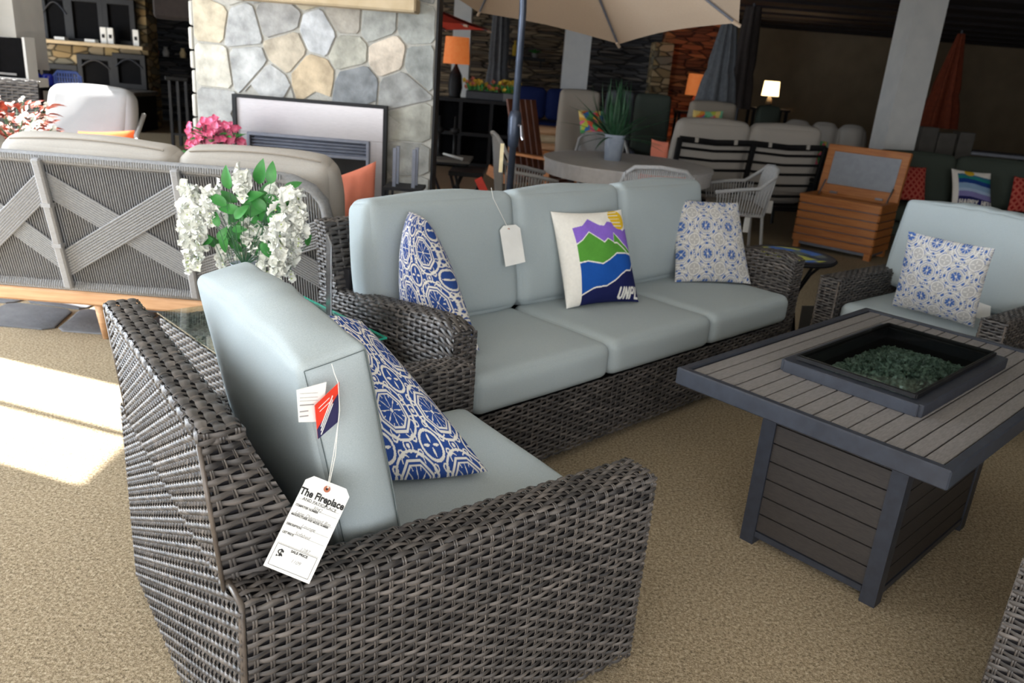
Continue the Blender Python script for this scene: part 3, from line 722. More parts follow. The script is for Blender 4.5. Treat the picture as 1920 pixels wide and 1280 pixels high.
# far display walls (walls of the show room)
def slab(name, px0, px1, Y, z0, z1, m, th=.3, rz=0, dy=0):
    x0 = at(px0, 100, Y).x; x1 = at(px1, 100, Y).x; mb = MB(); mb.box((0, th/2, (z0+z1)/2), (x1-x0, th, z1-z0)); o = struct(name, mb, M[m]); o.location = ((x0+x1)/2, Y, 0); return o
slab('wall_ledgestone', 826, 1105, 15.2, 0, CH, 'ledge')
slab('wall_slate', 1105, 1245, 15.2, 0, CH, 'ledgeslate')
slab('wall_brick', 1245, 1345, 14.8, 0, CH, 'warmbrick', .5)
slab('wall_brick_pier', 1228, 1262, 14.6, 0, 2.12, 'brick', .6)
slab('wall_brick_left', 60, 278, 14.6, 0, CH, 'brick', .4)
slab('wall_slate_left', 278, 380, 16.2, 0, CH, 'ledgeslate', .3)

# ================================================================ WICKER SEATING
def arm_weave(acc, D, w0, w1, zt, zb, x0=0., flip=False, curve=None, seed=0, r=.03, inner_zb=.30):
    """strips run along the arm, wrapping outer side, rounded top and inner side"""
    prof = rounded([(w0, zb), (w0, zt), (w1, zt), (w1, inner_zb)], r)
    S, Lu, Lv = profS(prof, x0, D, topcurve=curve)
    weave_add(acc, S, Lu, Lv, seed=seed)
def chair_parts(root, W, D, ha, hb, at_=.12, seed=0):
    """local frame: x forward from the rear face, y across, z up"""
    IN = .092; xb = -.03; tt = .075; WA = W-.06; XF = .20
    core = MB()
    core.box((D/2, at_/2, (ha+.03)/2), (D-.03, at_-.02, ha-.06)); core.box((D/2, WA-at_/2, (ha+.03)/2), (D-.03, at_-.02, ha-.06))
    core.box((D/2-.01, WA/2, .17), (D-.06, WA-.03, .22)); core.box((.11, WA/2, .33), (.17, WA-.03, .5)); core.box((.035, W-.04, .30), (.05, .06, .5))
    core.prism([(0.008, .5), (xb+.012, hb-.015), (xb+tt-.01, hb-.015), (XF-.01, .5)], IN+.012, W-IN-.012, axis=1)
    core.build('inner_frame', M['core'], root, fix=True)
    acc = []; kw = dict(seed=seed)
    # near arm (y=0 side): outer face up, over the top, down the inside
    cv = lambda t: 1+.0*t
    prof = rounded([(0, .035), (0, ha), (at_, ha), (at_, .30)], .03)
    S, Lu, Lv = profS(prof, .01, D, flip=False); weave_add(acc, S, Lu, Lv, seed=seed+1)
    wq(acc, (D, 0, .035), (D, at_, .035), (D, at_, ha-.004), (D, 0, ha-.004), seed=seed+2)
    weave_build('near_arm', acc, root).name = 'armrest'
    acc = []
    prof = rounded([(WA-at_, .30), (WA-at_, ha), (WA, ha), (WA, .035)], .03)
    S, Lu, Lv = profS(prof, .01, D); weave_add(acc, S, Lu, Lv, seed=seed+3)
    wq(acc, (D, WA-at_, .035), (D, WA, .035), (D, WA, ha-.004), (D, WA-at_, ha-.004), seed=seed+4)
    weave_build('armrest', acc, root)
    # backrest: rear face (full width to arm level, set-in above), side wedges, top plank, front
    acc = []
    wq(acc, (0, W, .035), (0, 0, .035), (0, 0, ha-.01), (0, W, ha-.01), seed=seed+5, pu=.029, pv=.0155, A=.0044, wd=.0122, warpw=.0046, wup=.8)
    wq(acc, (0, W-IN, ha-.02), (0, IN, ha-.02), (xb, IN, hb), (xb, W-IN, hb), seed=seed+6, pu=.029, pv=.0155, A=.0044, wd=.0122, warpw=.0046, wup=.8)
    wq(acc, (0, IN, ha-.02), (XF, IN, ha-.02), (xb+tt, IN, hb-.012), (xb, IN, hb-.012), seed=seed+7, pu=.034, pv=.0165, wd=.0145)
    wq(acc, (XF, W-IN, ha-.02), (0, W-IN, ha-.02), (xb, W-IN, hb-.012), (xb+tt, W-IN, hb-.012), seed=seed+8, pu=.034, pv=.0165)
    wq(acc, (XF, IN, ha-.1), (XF, W-IN, ha-.1), (xb+tt, W-IN, hb-.01), (xb+tt, IN, hb-.01), seed=seed+9)
    pr = rounded([(xb-.001, hb-.022), (xb-.003, hb+.001), (xb+tt+.003, hb+.001), (xb+tt+.001, hb-.022)], .014)
    S, Lu, Lv = profS(pr, IN-.004, W-IN+.004)
    def S3(u, v):
        P, Nn = S(u, v); return P[:, [1, 0, 2]], Nn[:, [1, 0, 2]]
    weave_add(acc, S3, Lu, Lv, seed=seed+10, pu=.0275, pv=.0225, wd=.0205, A=.0026, warpw=.0045, fl=.5, wup=1.25)
    wq(acc, (.07, W, .035), (0, W, .035), (0, W, ha-.01), (.07, W, ha-.01), seed=seed+13); wq(acc, (.07, WA, .035), (.07, W, .035), (.07, W, ha-.01), (.07, WA, ha-.01), seed=seed+14)
    wq(acc, (0, WA, ha-.008), (.07, WA, ha-.008), (.07, W, ha-.008), (0, W, ha-.008), seed=seed+15)
    for yy, sg in ((IN-.003, 1), (W-IN+.003, -1)):
        a_, b_ = ((xb-.002, yy, hb-.024), (xb+tt+.004, yy, hb-.024)) if sg == 1 else ((xb+tt+.004, yy, hb-.024), (xb-.002, yy, hb-.024))
        wq(acc, a_, b_, (b_[0], yy, hb-.001), (a_[0], yy, hb-.001), seed=seed+12, pu=.026, pv=.0125, wd=.012)
    weave_build('backrest', acc, root)
    acc = []
    wq(acc, (D-.03, at_, .035), (D-.03, WA-at_, .035), (D-.03, WA-at_, .30), (D-.03, at_, .30), seed=seed+11)
    weave_build('seat_base', acc, root)
    # wrapped corner strips
    wm = M['wrap']
    def wrap(pts, r): MB().tube(pts, r, 8).build('corner_wrap', wm, root, smooth=True)
    for yy in (.006, W-.006):
        sg_ = 1 if yy < .1 else -1
        wrap([(.004, yy, .03), (.004, yy, ha-.02), (.008, yy+.008*sg_, ha-.006), (.008, yy+.05*sg_, ha-.003), (.008, yy+.10*sg_, ha-.003)], .0065)
    for yy in (IN+.002, W-IN-.002):
        wrap([(0.0, yy, ha-.02), (xb, yy, hb-.02)], .0045)
    for yy in (.008, at_-.008, WA-at_+.008, WA-.008): wrap([(D-.001, yy, .03), (D-.001, yy, ha-.018)], .005)
    for (xx, yy) in ((.06, .06), (.06, W-.06), (D-.06, .06), (D-.06, WA-.06)):
        mb = MB(); mb.lathe([(0, 0), (.022, 0), (.022, .04), (0, .04)], (xx, yy, .0), 12); mb.build('foot', M['black'], root)
def seat_cushion(root, x0, x1, y0, y1, z0, z1, seed, name='seat_cushion'):
    mb = MB(); cushion_mesh(mb, x1-x0, y1-y0, z1-z0, r=.045, crown=.012, seed=seed, n=26, wr=.0015)
    o = mb.build(name, M['cushion'], root, smooth=True); weld(o); o.location = ((x0+x1)/2, (y0+y1)/2, (z0+z1)/2)
    # piping seam
    mb = MB(); a, b, h = (x1-x0)/2, (y1-y0)/2, (z1-z0)/2
    for s in (-1, 1):
        pts = []
        for (sx, sy) in ((1, 1), (-1, 1), (-1, -1), (1, -1)):
            for k in range(5):
                an = PI/2*k/4; cx, cy = sx*(a-.04), sy*(b-.04); ang = {(1, 1): 0, (-1, 1): PI/2, (-1, -1): PI, (1, -1): 1.5*PI}[(sx, sy)]+an
                pts.append((cx+.032*math.cos(ang), cy+.032*math.sin(ang), s*(h-.022)))
        mb.tube(pts, .0022, 4, closed=True)
    return o
CX, CY, CT, CW, CD, CHA, CHB = -.436, 1.143, .647, 1.012, 1.034, .591, .897
chair = thing('wicker_lounge_chair', 'grey-brown wicker lounge chair nearest the camera with a hanging price tag', 'chair', (CX, CY, 0), CT, 'matching wicker lounge chairs')
chair_parts(chair, CW, CD, CHA, CHB)
seat_cushion(chair, .21, CD-.035, .126, CW-.186, .30, .465, 5)
def local(root, a, b, z):
    return Matrix.Translation(root.location) @ Matrix.Rotation(root.rotation_euler.z, 4, 'Z') @ Vector((a, b, z))
# tall back cushion
def back_cushion(root, a0, b0, b1, z0, lean, h, t, seed=1, wr=.0045, crown=.03, seams=True):
    ctr = Vector((a0+t/2*math.cos(lean)-h/2*math.sin(lean), (b0+b1)/2, z0+t/2*math.sin(lean)+h/2*math.cos(lean)))
    Mx = Matrix.Translation(ctr) @ Matrix.Rotation(-lean, 4, 'Y')
    mb = MB(); cushion_mesh(mb, t, b1-b0, h, r=.022, crown=crown, seed=seed, n=40, wr=wr)
    P = np.concatenate(mb.v)
    q = P/np.array([t, b1-b0, h])*2
    # pull wrinkles radiating along the top edge
    amp = .0032*np.clip(q[:, 2], 0, 1)**2*(1-np.clip(np.abs(q[:, 1]), 0, 1)**4)
    P[:, 2] += amp*np.sin(P[:, 1]*38+np.sin(P[:, 1]*11)*2+P[:, 0]*22); P[:, 0] += amp*1.2*np.sin(P[:, 1]*24+P[:, 2]*26)
    P[:, 2] += .012*(1-q[:, 1]**2)*np.clip(q[:, 2], 0, 1)
    mb.v = [P]
    o = mb.build('back_cushion', M['cushion'], root, smooth=True); weld(o); o.matrix_local = Mx
    if seams:
        for sy in (-1, 1):
            mb = MB(); yy = sy*(b1-b0)/2; x0, x1 = -t/2+.012, t/2-.012; 
            y_ = lambda x, z: yy+sy*(crown*(1-(2*x/t)**2)*(1-(2*z/h)**2)*.98+.0006)
            for xs in (x0, x1):
                mb.tube([(xs, y_(xs, z), z) for z in np.linspace(-h/2+.02, h/2-.012, 18)], .0009, 4)
            mb.tube([(x, y_(x, h/2-.012), h/2-.012) for x in np.linspace(x0, x1, 8)], .0009, 4)
            mb.build('side_seam', M['seam'], o)
    return o
bc = back_cushion(chair, .271, .16, .868, .463, .202, .508, .15, seed=3)

# ---- tags on the near chair
def plane_hit(px, py, root, b):
    d = (atz(px, py, 0)-Vector((0, 0, EYE))).normalized(); o = Vector((0, 0, EYE)); th = root.rotation_euler.z
    n = Vector((-math.sin(th), math.cos(th), 0)); t = (b+n.dot(root.location)-n.dot(o))/n.dot(d); return o+d*t
def card(mb, pts, th=.0006, off=Vector((0, 0, 0))):
    pts = [Vector(p)+off for p in pts]; n = (pts[1]-pts[0]).cross(pts[-1]-pts[0]).normalized()*th; k = len(pts)
    mb.add([p-n for p in pts]+[p+n for p in pts], [tuple(range(k))[::-1], tuple(range(k, 2*k))]+[(i, (i+1) % k, k+(i+1) % k, k+i) for i in range(k)])
bt = .10
tl_, tr_ = plane_hit(586, 893, chair, .078), plane_hit(651, 915, chair, .088)
bl_, br_ = plane_hit(505, 1062, chair, .040), plane_hit(568, 1092, chair, -.008)
tctr = (tl_+tr_+bl_+br_)/4; tx = (br_-bl_); ty = ((tl_+tr_)/2-(bl_+br_)/2); th_ = ty.length; tw = (tr_-tl_).length*1.0
ey = ty.normalized(); ex = (tx-ey*tx.dot(ey)).normalized(); ez = ex.cross(ey); tM = Matrix(((ex.x, ey.x, ez.x, tctr.x), (ex.y, ey.y, ez.y, tctr.y), (ex.z, ey.z, ez.z, tctr.z), (0, 0, 0, 1)))
pt = thing('price_tag', 'long white printed price tag with pencilled prices hanging on the near chair', 'price tag')
pt.matrix_world = tM
hw, hh = tw/2, th_/2
mb = MB(); cr = .012; n_ = 12
mb.prism([(-hw, -hh), (hw, -hh), (hw, hh-cr), (hw-cr, hh), (-hw+cr, hh), (-hw, hh-cr)], -.0004, .0004); mb.build('card', M['paper'], pt)
T = lambda x, y, z=.0009: Matrix.Translation((x, y, z))
mb = MB(); mb.lathe([(.0025, 0), (.0065, 0), (.0065, .0008), (.0025, .0008), (.0025, 0)], (0, hh-.014, .0006), 20); mb.build('eyelet', M['leather'], pt)
mb = MB(); mb.lathe([(0, .0), (.0026, 0), (.0026, .0003), (0, .0003)], (0, hh-.014, .0007), 16); mb.build('eyelet_hole', M['ink'], pt)
sc = tw/.075
text_part('printed_heading', 'The Fireplace', .0160*sc, M['ink'], pt, T(0, hh-.034), offset=.00065, sx=.84)
text_part('printed_subheading', 'AND PATIOPLACE', .0066*sc, M['ink'], pt, T(0, hh-.046), sx=1.05)
rows = [('COMPUTER NUMBER', -.064), ('MANUFACTURER AND MODEL NUMBER', -.083), ('DESCRIPTION', -.103), ('LIST PRICE', -.120)]
k_ = th_/.19
for bd, yy in rows: text_part('printed_row', bd, .0042*sc, M['ink'], pt, T(-hw+.004, hh+yy*k_), align='LEFT', offset=.0001, sx=.95 if len(bd) < 20 else .82)
for bd, yy, xx in (('3042', -.058, 0), ('Lane Diamond Rm', -.077, 0), ('Lounge', -.097, 0), ('Sofabed', -.114, -.004), ('1287', -.138, .012), ('1109', -.164, .006)):
    text_part('pencil_note', bd, .0078*sc, M['pencil'], pt, T(xx, hh+yy*k_), shear=.3)
mb = MB()
for yy in (-.0505, -.061, -.080, -.100, -.117, -.1405): mb.box((0, hh+yy*k_, .0007), (tw-.008, .0004, .0003))
y0, y1 = hh-.1425*k_, -hh+.006
for (a, b, c, d) in ((0, y0, tw-.012, .0008), (0, y1, tw-.012, .0008), (-hw+.006, (y0+y1)/2, .0008, y0-y1), (hw-.006, (y0+y1)/2, .0008, y0-y1)): mb.box((a, b, .0007), (c, d, .0003))
mb.build('ruled_line', M['ink'], pt)
text_part('printed_dollar_sign', '$', .019*sc, M['ink'], pt, T(-hw+.018, (y0+y1)/2+.003), offset=.0007)
text_part('printed_row', 'SALE PRICE', .0055*sc, M['ink'], pt, T(.006, y0-.005), offset=.0002)
hole = tM @ Vector((0, hh-.012, .001)); top = plane_hit(634, 792, chair, .092)
mb = MB(); mb.tube([hole, (hole+top)/2+Vector((.001, 0, 0)), top], .0007, 5); mb.tube([hole+Vector((.002, 0, 0)), (hole+top)/2+Vector((.005, 0, 0)), top], .0007, 5)
o = mb.build('string', M['string'], pt); o.matrix_parent_inverse = pt.matrix_world.inverted()
# care booklet: white leaf and red/navy leaf
cb = thing('care_booklet', 'white and red folded care booklet clipped to the near back cushion end', 'label', plane_hit(600, 770, chair, .115))
mb = MB(); card(mb, [plane_hit(x, y, chair, .118) for x, y in ((560, 791), (603, 790), (612, 716), (556, 731))]); o = mb.build('white_leaf', M['paper'], cb); o.matrix_parent_inverse = Matrix.Translation(cb.location).inverted()
q = [plane_hit(x, y, chair, b_) for x, y, b_ in ((596, 822, .104), (633, 790, .108), (636, 716, .108), (590, 760, .104))]
mb = MB(); card(mb, q); o = mb.build('red_leaf', M['red'], cb); o.matrix_parent_inverse = Matrix.Translation(cb.location).inverted()
nf = Vector((math.sin(CT), -math.cos(CT), 0))*.0012
mb = MB(); card(mb, [q[0]+nf, q[1]+nf, q[1].lerp(q[2], .75)+nf, q[0].lerp(q[3], .28)+nf]); o = mb.build('navy_band', M['navy'], cb); o.matrix_parent_inverse = Matrix.Translation(cb.location).inverted()
mb = MB()
for i in range(4):
    a_ = q[3].lerp(q[2], .12+.03*i)+(q[0]-q[3])*(.16+.12*i); b_ = a_+(q[2]-q[3])*(.45-.05*i)+(q[1]-q[2]-(q[0]-q[3]))*0
    if i < 2: mb.tube([a_+nf*1.5, b_+nf*1.5], .0006, 4)
for i in range(3):
    a_ = q[0].lerp(q[1], .15)+(q[3]-q[0])*.06*(i+1)+(q[2]-q[1])*.05*i; mb.tube([a_+nf*2, a_+(q[2]-q[0])*.55+nf*2], .0009, 4)
o = mb.build('printed_line', M['paper'], cb); o.matrix_parent_inverse = Matrix.Translation(cb.location).inverted()
mb = MB()
for i, (yy, l) in enumerate(((738, 34), (746, 34), (752, 34), (760, 26), (772, 16), (781, 16))):
    a_ = plane_hit(562, yy, chair, .1165); b_ = plane_hit(562+l, yy-2, chair, .1165); mb.tube([a_, b_], .0003 if i < 3 else .0011, 4)
o = mb.build('printed_text_line', M['pencil'], cb); o.matrix_parent_inverse = Matrix.Translation(cb.location).inverted()
mb = MB(); mb.tube([plane_hit(622, 682, chair, .12), plane_hit(627, 700, chair, .11), plane_hit(634, 717, chair, .106), plane_hit(637, 770, chair, .1), top], .0007, 4)
o = mb.build('loop', M['string'], cb); o.matrix_parent_inverse = Matrix.Translation(cb.location).inverted()

# blue pillow on the near chair
L_ = lambda a, b, z: local(chair, a, b, z)
throw_pillow('blue and cream tile-print pillow propped on the near wicker chair seat', [L_(.44, .47, .50), L_(.775, .365, .49), L_(.56, .70, .84), L_(.43, .78, .84)], .20, lambda u, v: medallion(u, v, 2.6), n=240, group='tile print pillows', ear=-.045)

# ---- sofa
SX, SY, ST = -.196, 2.517, .779
sofa = thing('wicker_sofa', 'long grey-brown wicker sofa with pale blue-grey cushions behind the fire table', 'sofa', (SX, SY, 0), ST)
SW, SD, SHA, SHB, SA = 2.45, .88, .69, .88, .105
# local: x across (left->right), y depth (front->back)
def sofa_parts(root):
    core = MB(); core.box((SW/2, SD/2, .16), (SW-.04, SD-.05, .22)); core.box((SW/2, SD-.085, .45), (SW-.12, .10, .5))
    for xx in (SA/2, SW-SA/2): core.box((xx, SD/2, .3), (SA-.02, SD-.04, .5))
    core.build('inner_frame', M['core'], root)
    cvt = lambda t: 1+0*t
    for k, (x0, x1) in enumerate(((0, SA), (SW-SA, SW))):
        acc = []; pr = rounded([(x0, .035), (x0, SHA), (x1, SHA), (x1, .25)], .03)
        S, Lu, Lv = profS(pr, 0, SD)
        def S2(u, v, S=S, Lu=Lu):
            P, N_ = S(u, v); t = P[:, 0]/SD; drop = -.10*np.clip(t-.12, 0, 1)**1.1*np.clip((P[:, 2]-.1)/(SHA-.1), 0, 1)-.025*np.clip(.08-t, 0, 1)/.08*np.clip((P[:, 2]-.5)/.1, 0, 1)
            Q = np.stack([P[:, 1], P[:, 0], P[:, 2]+drop], 1); return Q, np.stack([N_[:, 1], 0*N_[:, 0], N_[:, 2]], 1)
        weave_add(acc, S2, Lu, Lv, seed=30+k, pu=.034, pv=.0165, wd=.0145)
        wq(acc, (x0, 0, .035), (x1, 0, .035), (x1, 0, SHA-.03), (x0, 0, SHA-.03), seed=33+k)
        weave_build('armrest', acc, root)
    acc = []
    wq(acc, (SA, .0, .035), (SW-SA, .0, .035), (SW-SA, .0, .32), (SA, .0, .32), seed=40, pu=.034, pv=.016)
    weave_build('seat_base', acc, root)
    acc = []
    wq(acc, (SW, SD, .035), (0, SD, .035), (0, SD, .6), (SW, SD, .6), seed=41, pu=.04, pv=.018, wd=.016)
    wq(acc, (SW-.01, SD, .55), (.01, SD, .55), (.01, SD+.05, SHB), (SW-.01, SD+.05, SHB), seed=42, pu=.04, pv=.018, wd=.016)
    wq(acc, (.01, SD, .5), (.01, SD-.17, .5), (.01, SD-.03, SHB), (.01, SD+.05, SHB), seed=43, pu=.034, pv=.016)
    wq(acc, (SW-.01, SD-.17, .5), (SW-.01, SD, .5), (SW-.01, SD+.05, SHB), (SW-.01, SD-.03, SHB), seed=44)
    wq(acc, (.01, SD-.17, .45), (SW-.01, SD-.17, .45), (SW-.01, SD-.03, SHB), (.01, SD-.03, SHB), seed=45, pu=.04, pv=.018, wd=.016)
    wq(acc, (.01, SD-.03, SHB), (SW-.01, SD-.03, SHB), (SW-.01, SD+.05, SHB), (.01, SD+.05, SHB), seed=46, pu=.03, pv=.02, wd=.017)
    weave_build('backrest', acc, root)
    for xx in (.06, SW-.06):
        for yy in (.06, SD-.06):
            mb = MB(); mb.lathe([(0, 0), (.022, 0), (.022, .04), (0, .04)], (xx, yy, 0), 12); mb.build('foot', M['black'], root)
sofa_parts(sofa)
cw = (SW-2*SA)/3
for i in range(3):
    seat_cushion(sofa, SA+i*cw+.004, SA+(i+1)*cw-.004, -.02, .62, .322, .478, 10+i)
def sofa_back(root, x0, x1, yb, z0, lean, h, t, seed):
    ctr = Vector(((x0+x1)/2, yb-t/2*math.cos(lean)+h/2*math.sin(lean), z0+h/2*math.cos(lean)))
    Mx = Matrix.Translation(ctr) @ Matrix.Rotation(-lean, 4, 'X')
    mb = MB(); cushion_mesh(mb, x1-x0, t, h, r=.05, crown=.03, seed=seed, n=30, wr=.004); P = np.concatenate(mb.v)
    q = P/np.array([x1-x0, t, h])*2
    P[:, 2] += .012*np.clip(q[:, 2], 0, 1)*np.abs(q[:, 0])**6; 
    mb.v = [P]; o = mb.build('back_cushion', M['cushion'], root, smooth=True); weld(o, .0006); o.matrix_local = Mx; return o
for i in range(3):
    sofa_back(sofa, (SA-.035 if i == 0 else SA+i*cw+.004), SA+(i+1)*cw-.004, .70, .47, .2, .52, .17, 20+i)
# white tag hanging between two back cushions
g1 = at(936, 424, 3.42); g2 = at(974, 420, 3.5); g3 = at(985, 491, 3.45); g4 = at(948, 500, 3.38)
st = thing('price_tag', 'blank white price tag hanging between the first two sofa back cushions', 'price tag', g1)
mb = MB(); u_ = (g2-g1); v_ = (g4-g1); card(mb, [g4, g3, g2+v_*.1, g2-u_*.2, g1+u_*.2, g1+v_*.1]); o = mb.build('card', M['paper'], st); o.matrix_parent_inverse = Matrix.Translation(st.location).inverted()
hc = g1+u_*.42+v_*.10; fw = Vector((.6, -.8, 0))*.0016
mb = MB(); mb.lathe([(0, -.0012), (.006, -.0012), (.006, .0012), (0, .0012)], hc, 14, M=(-fw).to_track_quat('Z', 'Y').to_matrix()); o = mb.build('eyelet', M['leather'], st); o.matrix_parent_inverse = Matrix.Translation(st.location).inverted()
mb = MB(); mb.tube([hc+fw, at(925, 372, 3.44), at(921, 352, 3.5)], .0011, 5); o = mb.build('string', M['string'], st); o.matrix_parent_inverse = Matrix.Translation(st.location).inverted()

Ls = lambda a, b, z: local(sofa, a, b, z)
throw_pillow('blue and cream tile-print pillow in the left corner of the sofa', [Ls(.165, .52, .50), Ls(.265, .16, .50), atz(800, 414, .93), atz(767, 397, .955)], .24, lambda u, v: medallion(u, v, 2.6), n=190, group='tile print pillows', ear=-.03)
throw_pillow('cream hooked pillow with green mountains and blue lake on the sofa middle', [Ls(1.005, .40, .49), Ls(1.415, .30, .49), Ls(1.445, .50, .905), Ls(1.04, .59, .905)], .17, mountains, n=200, backcol=(.8, .78, .72), ear=.06)
throw_pillow('pale grey tile-print pillow with blue flecks at the right end of the sofa', [Ls(1.92, .45, .49), Ls(2.30, .21, .49), Ls(2.38, .42, .90), Ls(2.10, .66, .90)], .15, lambda u, v: medallion(u, v, 3.0, True), n=150, group='tile print pillows', ear=.04)

# ---- right chair and the mate at the frame edge share the near chair's form
proto = thing('wicker_lounge_chair', 'grey-brown wicker lounge chair right of the sofa facing the fire table', 'chair', (0, 0, 0), 0, 'matching wicker lounge chairs')
# front corners: left arm outer (viewer) and right arm inner
fl = atz(1550, 505, CHA+.02); fr = atz(1862, 586, CHA+.02)
dirv = Vector((fr.x-fl.x, fr.y-fl.y, 0)).normalized()     # viewer left -> right along the front
fwd = Vector((dirv.y, -dirv.x, 0)); 
ang = math.atan2(fwd.y, fwd.x)
def place_chair(root, front_left_viewer, ang, label):
    # local y axis (rz+90) points to the viewer's right for a chair facing the viewer
    root.rotation_euler = (0, 0, ang); f = Vector((math.cos(ang), math.sin(ang), 0)); s = Vector((-math.sin(ang), math.cos(ang), 0))
    root.location = Vector((front_left_viewer.x, front_left_viewer.y, 0))-f*CD*.95
    root['label'] = label
r2 = copy_tree(chair); 
for c in list(kids(r2)):
    if c.name.startswith('back_cushion') or c.name.startswith('seat_cushion'):
        for g_ in kids(c): bpy.data.objects.remove(g_)
        bpy.data.objects.remove(c)
bpy.data.objects.remove(proto)
place_chair(r2, fl, ang, 'grey-brown wicker lounge chair right of the sofa facing the fire table')
seat_cushion(r2, .23, CD-.03, .126, CW-.186, .30, .465, 6)
back_cushion(r2, .30, .062, .85, .468, .20, .49, .17, seed=8)
L2 = lambda a, b, z: local(r2, a, b, z)
bl, br, tr, tl = atz(1672, 572, .49), atz(1826, 614, .49), atz(1866, 466, .90), atz(1704, 433, .90)
throw_pillow('pale grey tile-print pillow with blue flecks on the right wicker chair', [bl, br, tr, tl], .14, lambda u, v: medallion(u, v, 3.0, True), n=150, group='tile print pillows', ear=.04)
q0 = atz(1835, 566, .56); 
mb = MB(); card(mb, [q0, q0+Vector((.05, -.03, -.01)), q0+Vector((.06, -.04, -.09)), q0+Vector((.0, -.01, -.08))], .002); o = mb.build('care_label', M['paper']); tag(o, 'small white cloth care label sticking out beside the right chair pillow', 'label')
m3 = copy_tree(chair)
m3.rotation_euler = (0, 0, R(134.5)); f = Vector((math.cos(R(134.5)), math.sin(R(134.5)), 0)); s = Vector((-f.y, f.x, 0))
m3.location = Vector((1.175, 1.54, 0))-f*CD-s*(CW-.06)
m3['label'] = 'grey-brown wicker lounge chair corner cut off at the bottom right edge'

# ---- fire table
ft = thing('fire_table', 'charcoal and grey-brown slatted fire table with glass-covered burner', 'table', (1.32, 2.566, 0), .769)
TW, TD, TH = 1.372, .839, .654
LA, LB = .365, .205
mb = MB(); 
for (c, d) in (((0, TD/2-.014, TH-.028), (TW, .028, .056)), ((0, -TD/2+.014, TH-.028), (TW, .028, .056)), ((TW/2-.014, 0, TH-.028), (.028, TD, .056)), ((-TW/2+.014, 0, TH-.028), (.028, TD, .056))): mb.box(c, d, b=.004)

for s_ in (-1, 1): mb.box((0, s_*(TD/2+LB)/2, TH-.045), (TW-.06, TD/2-LB-.03, .02)); mb.box((s_*(TW/2+LA)/2, 0, TH-.045), (TW/2-LA-.03, TD-.06, .02))
mb.build('top_frame', M['charcoal'], ft)
LA, LB = .365, .205
nS = 15; y0, y1 = -TD/2+.031, TD/2-.031; sw = (y1-y0)/nS
for i in range(nS):
    ya, yb = y0+i*sw+.0025, y0+(i+1)*sw-.0025; yc = (ya+yb)/2
    segs = [(-TW/2+.030, TW/2-.030)] if abs(yc) > LB else [(-TW/2+.030, -LA), (LA, TW/2-.030)]
    for (a, b) in segs: MB().box(((a+b)/2, yc, TH-.018), (b-a, yb-ya, .022), b=.0015).build('top_slat', M['slat'], ft)
mb = MB()
for (c, d) in (((0, LB, TH+.012), (2*LA+.03, .045, .04)), ((0, -LB, TH+.012), (2*LA+.03, .045, .04)), ((LA, 0, TH+.012), (.045, 2*LB+.02, .04)), ((-LA, 0, TH+.012), (.045, 2*LB+.02, .04))): mb.box(c, d, b=.003)
mb.build('burner_rim', M['charcoal'], ft)
mb = MB(); z0 = TH-.05
mb.box((0, 0, z0), (2*LA, 2*LB, .01)); 
for s in (-1, 1): mb.box((s*(LA-.018), 0, TH-.03), (.008, 2*LB-.03, .09)); mb.box((0, s*(LB-.018), TH-.03), (2*LA-.03, .008, .09))
mb.build('burner_tray', M['black'], ft)
gl = MB(); gl.box((0, 0, TH+.048), (2*LA-.035, 2*LB-.035, .007), b=.002); gl.build('glass_cover', M['smoke'], ft)
mb = MB()
for s in (-1, 1): mb.box((s*(LA-.017), 0, TH+.042), (.012, 2*LB-.03, .012)); mb.box((0, s*(LB-.017), TH+.042), (2*LA-.03, .012, .012))
mb.build('cover_gasket', M['black'], ft)
mb = MB(); rs = np.random.RandomState(9)
for i in range(2600):
    x, y = (rs.rand()*2-1)*(LA-.04), (rs.rand()*2-1)*(LB-.04); s = .005+.007*rs.rand()
    zz = z0+.012+.045*(1-(x/LA)**2)*(1-(y/LB)**2)*rs.rand()**.4
    A_ = rs.randn(3, 3); Qm, _ = np.linalg.qr(A_); v = np.array([(1, 0, 0), (-.6, .8, 0), (-.6, -.8, 0), (0, 0, 1.1), (0, 0, -.9)])*s*(.7+.6*rs.rand(5, 1))
    mb.add(v @ Qm.T+np.array([x, y, zz]), [(0, 1, 3), (1, 2, 3), (2, 0, 3), (1, 0, 4), (2, 1, 4), (0, 2, 4)])
o = mb.build('fire_glass', M['shard'], ft); o['kind'] = 'stuff'
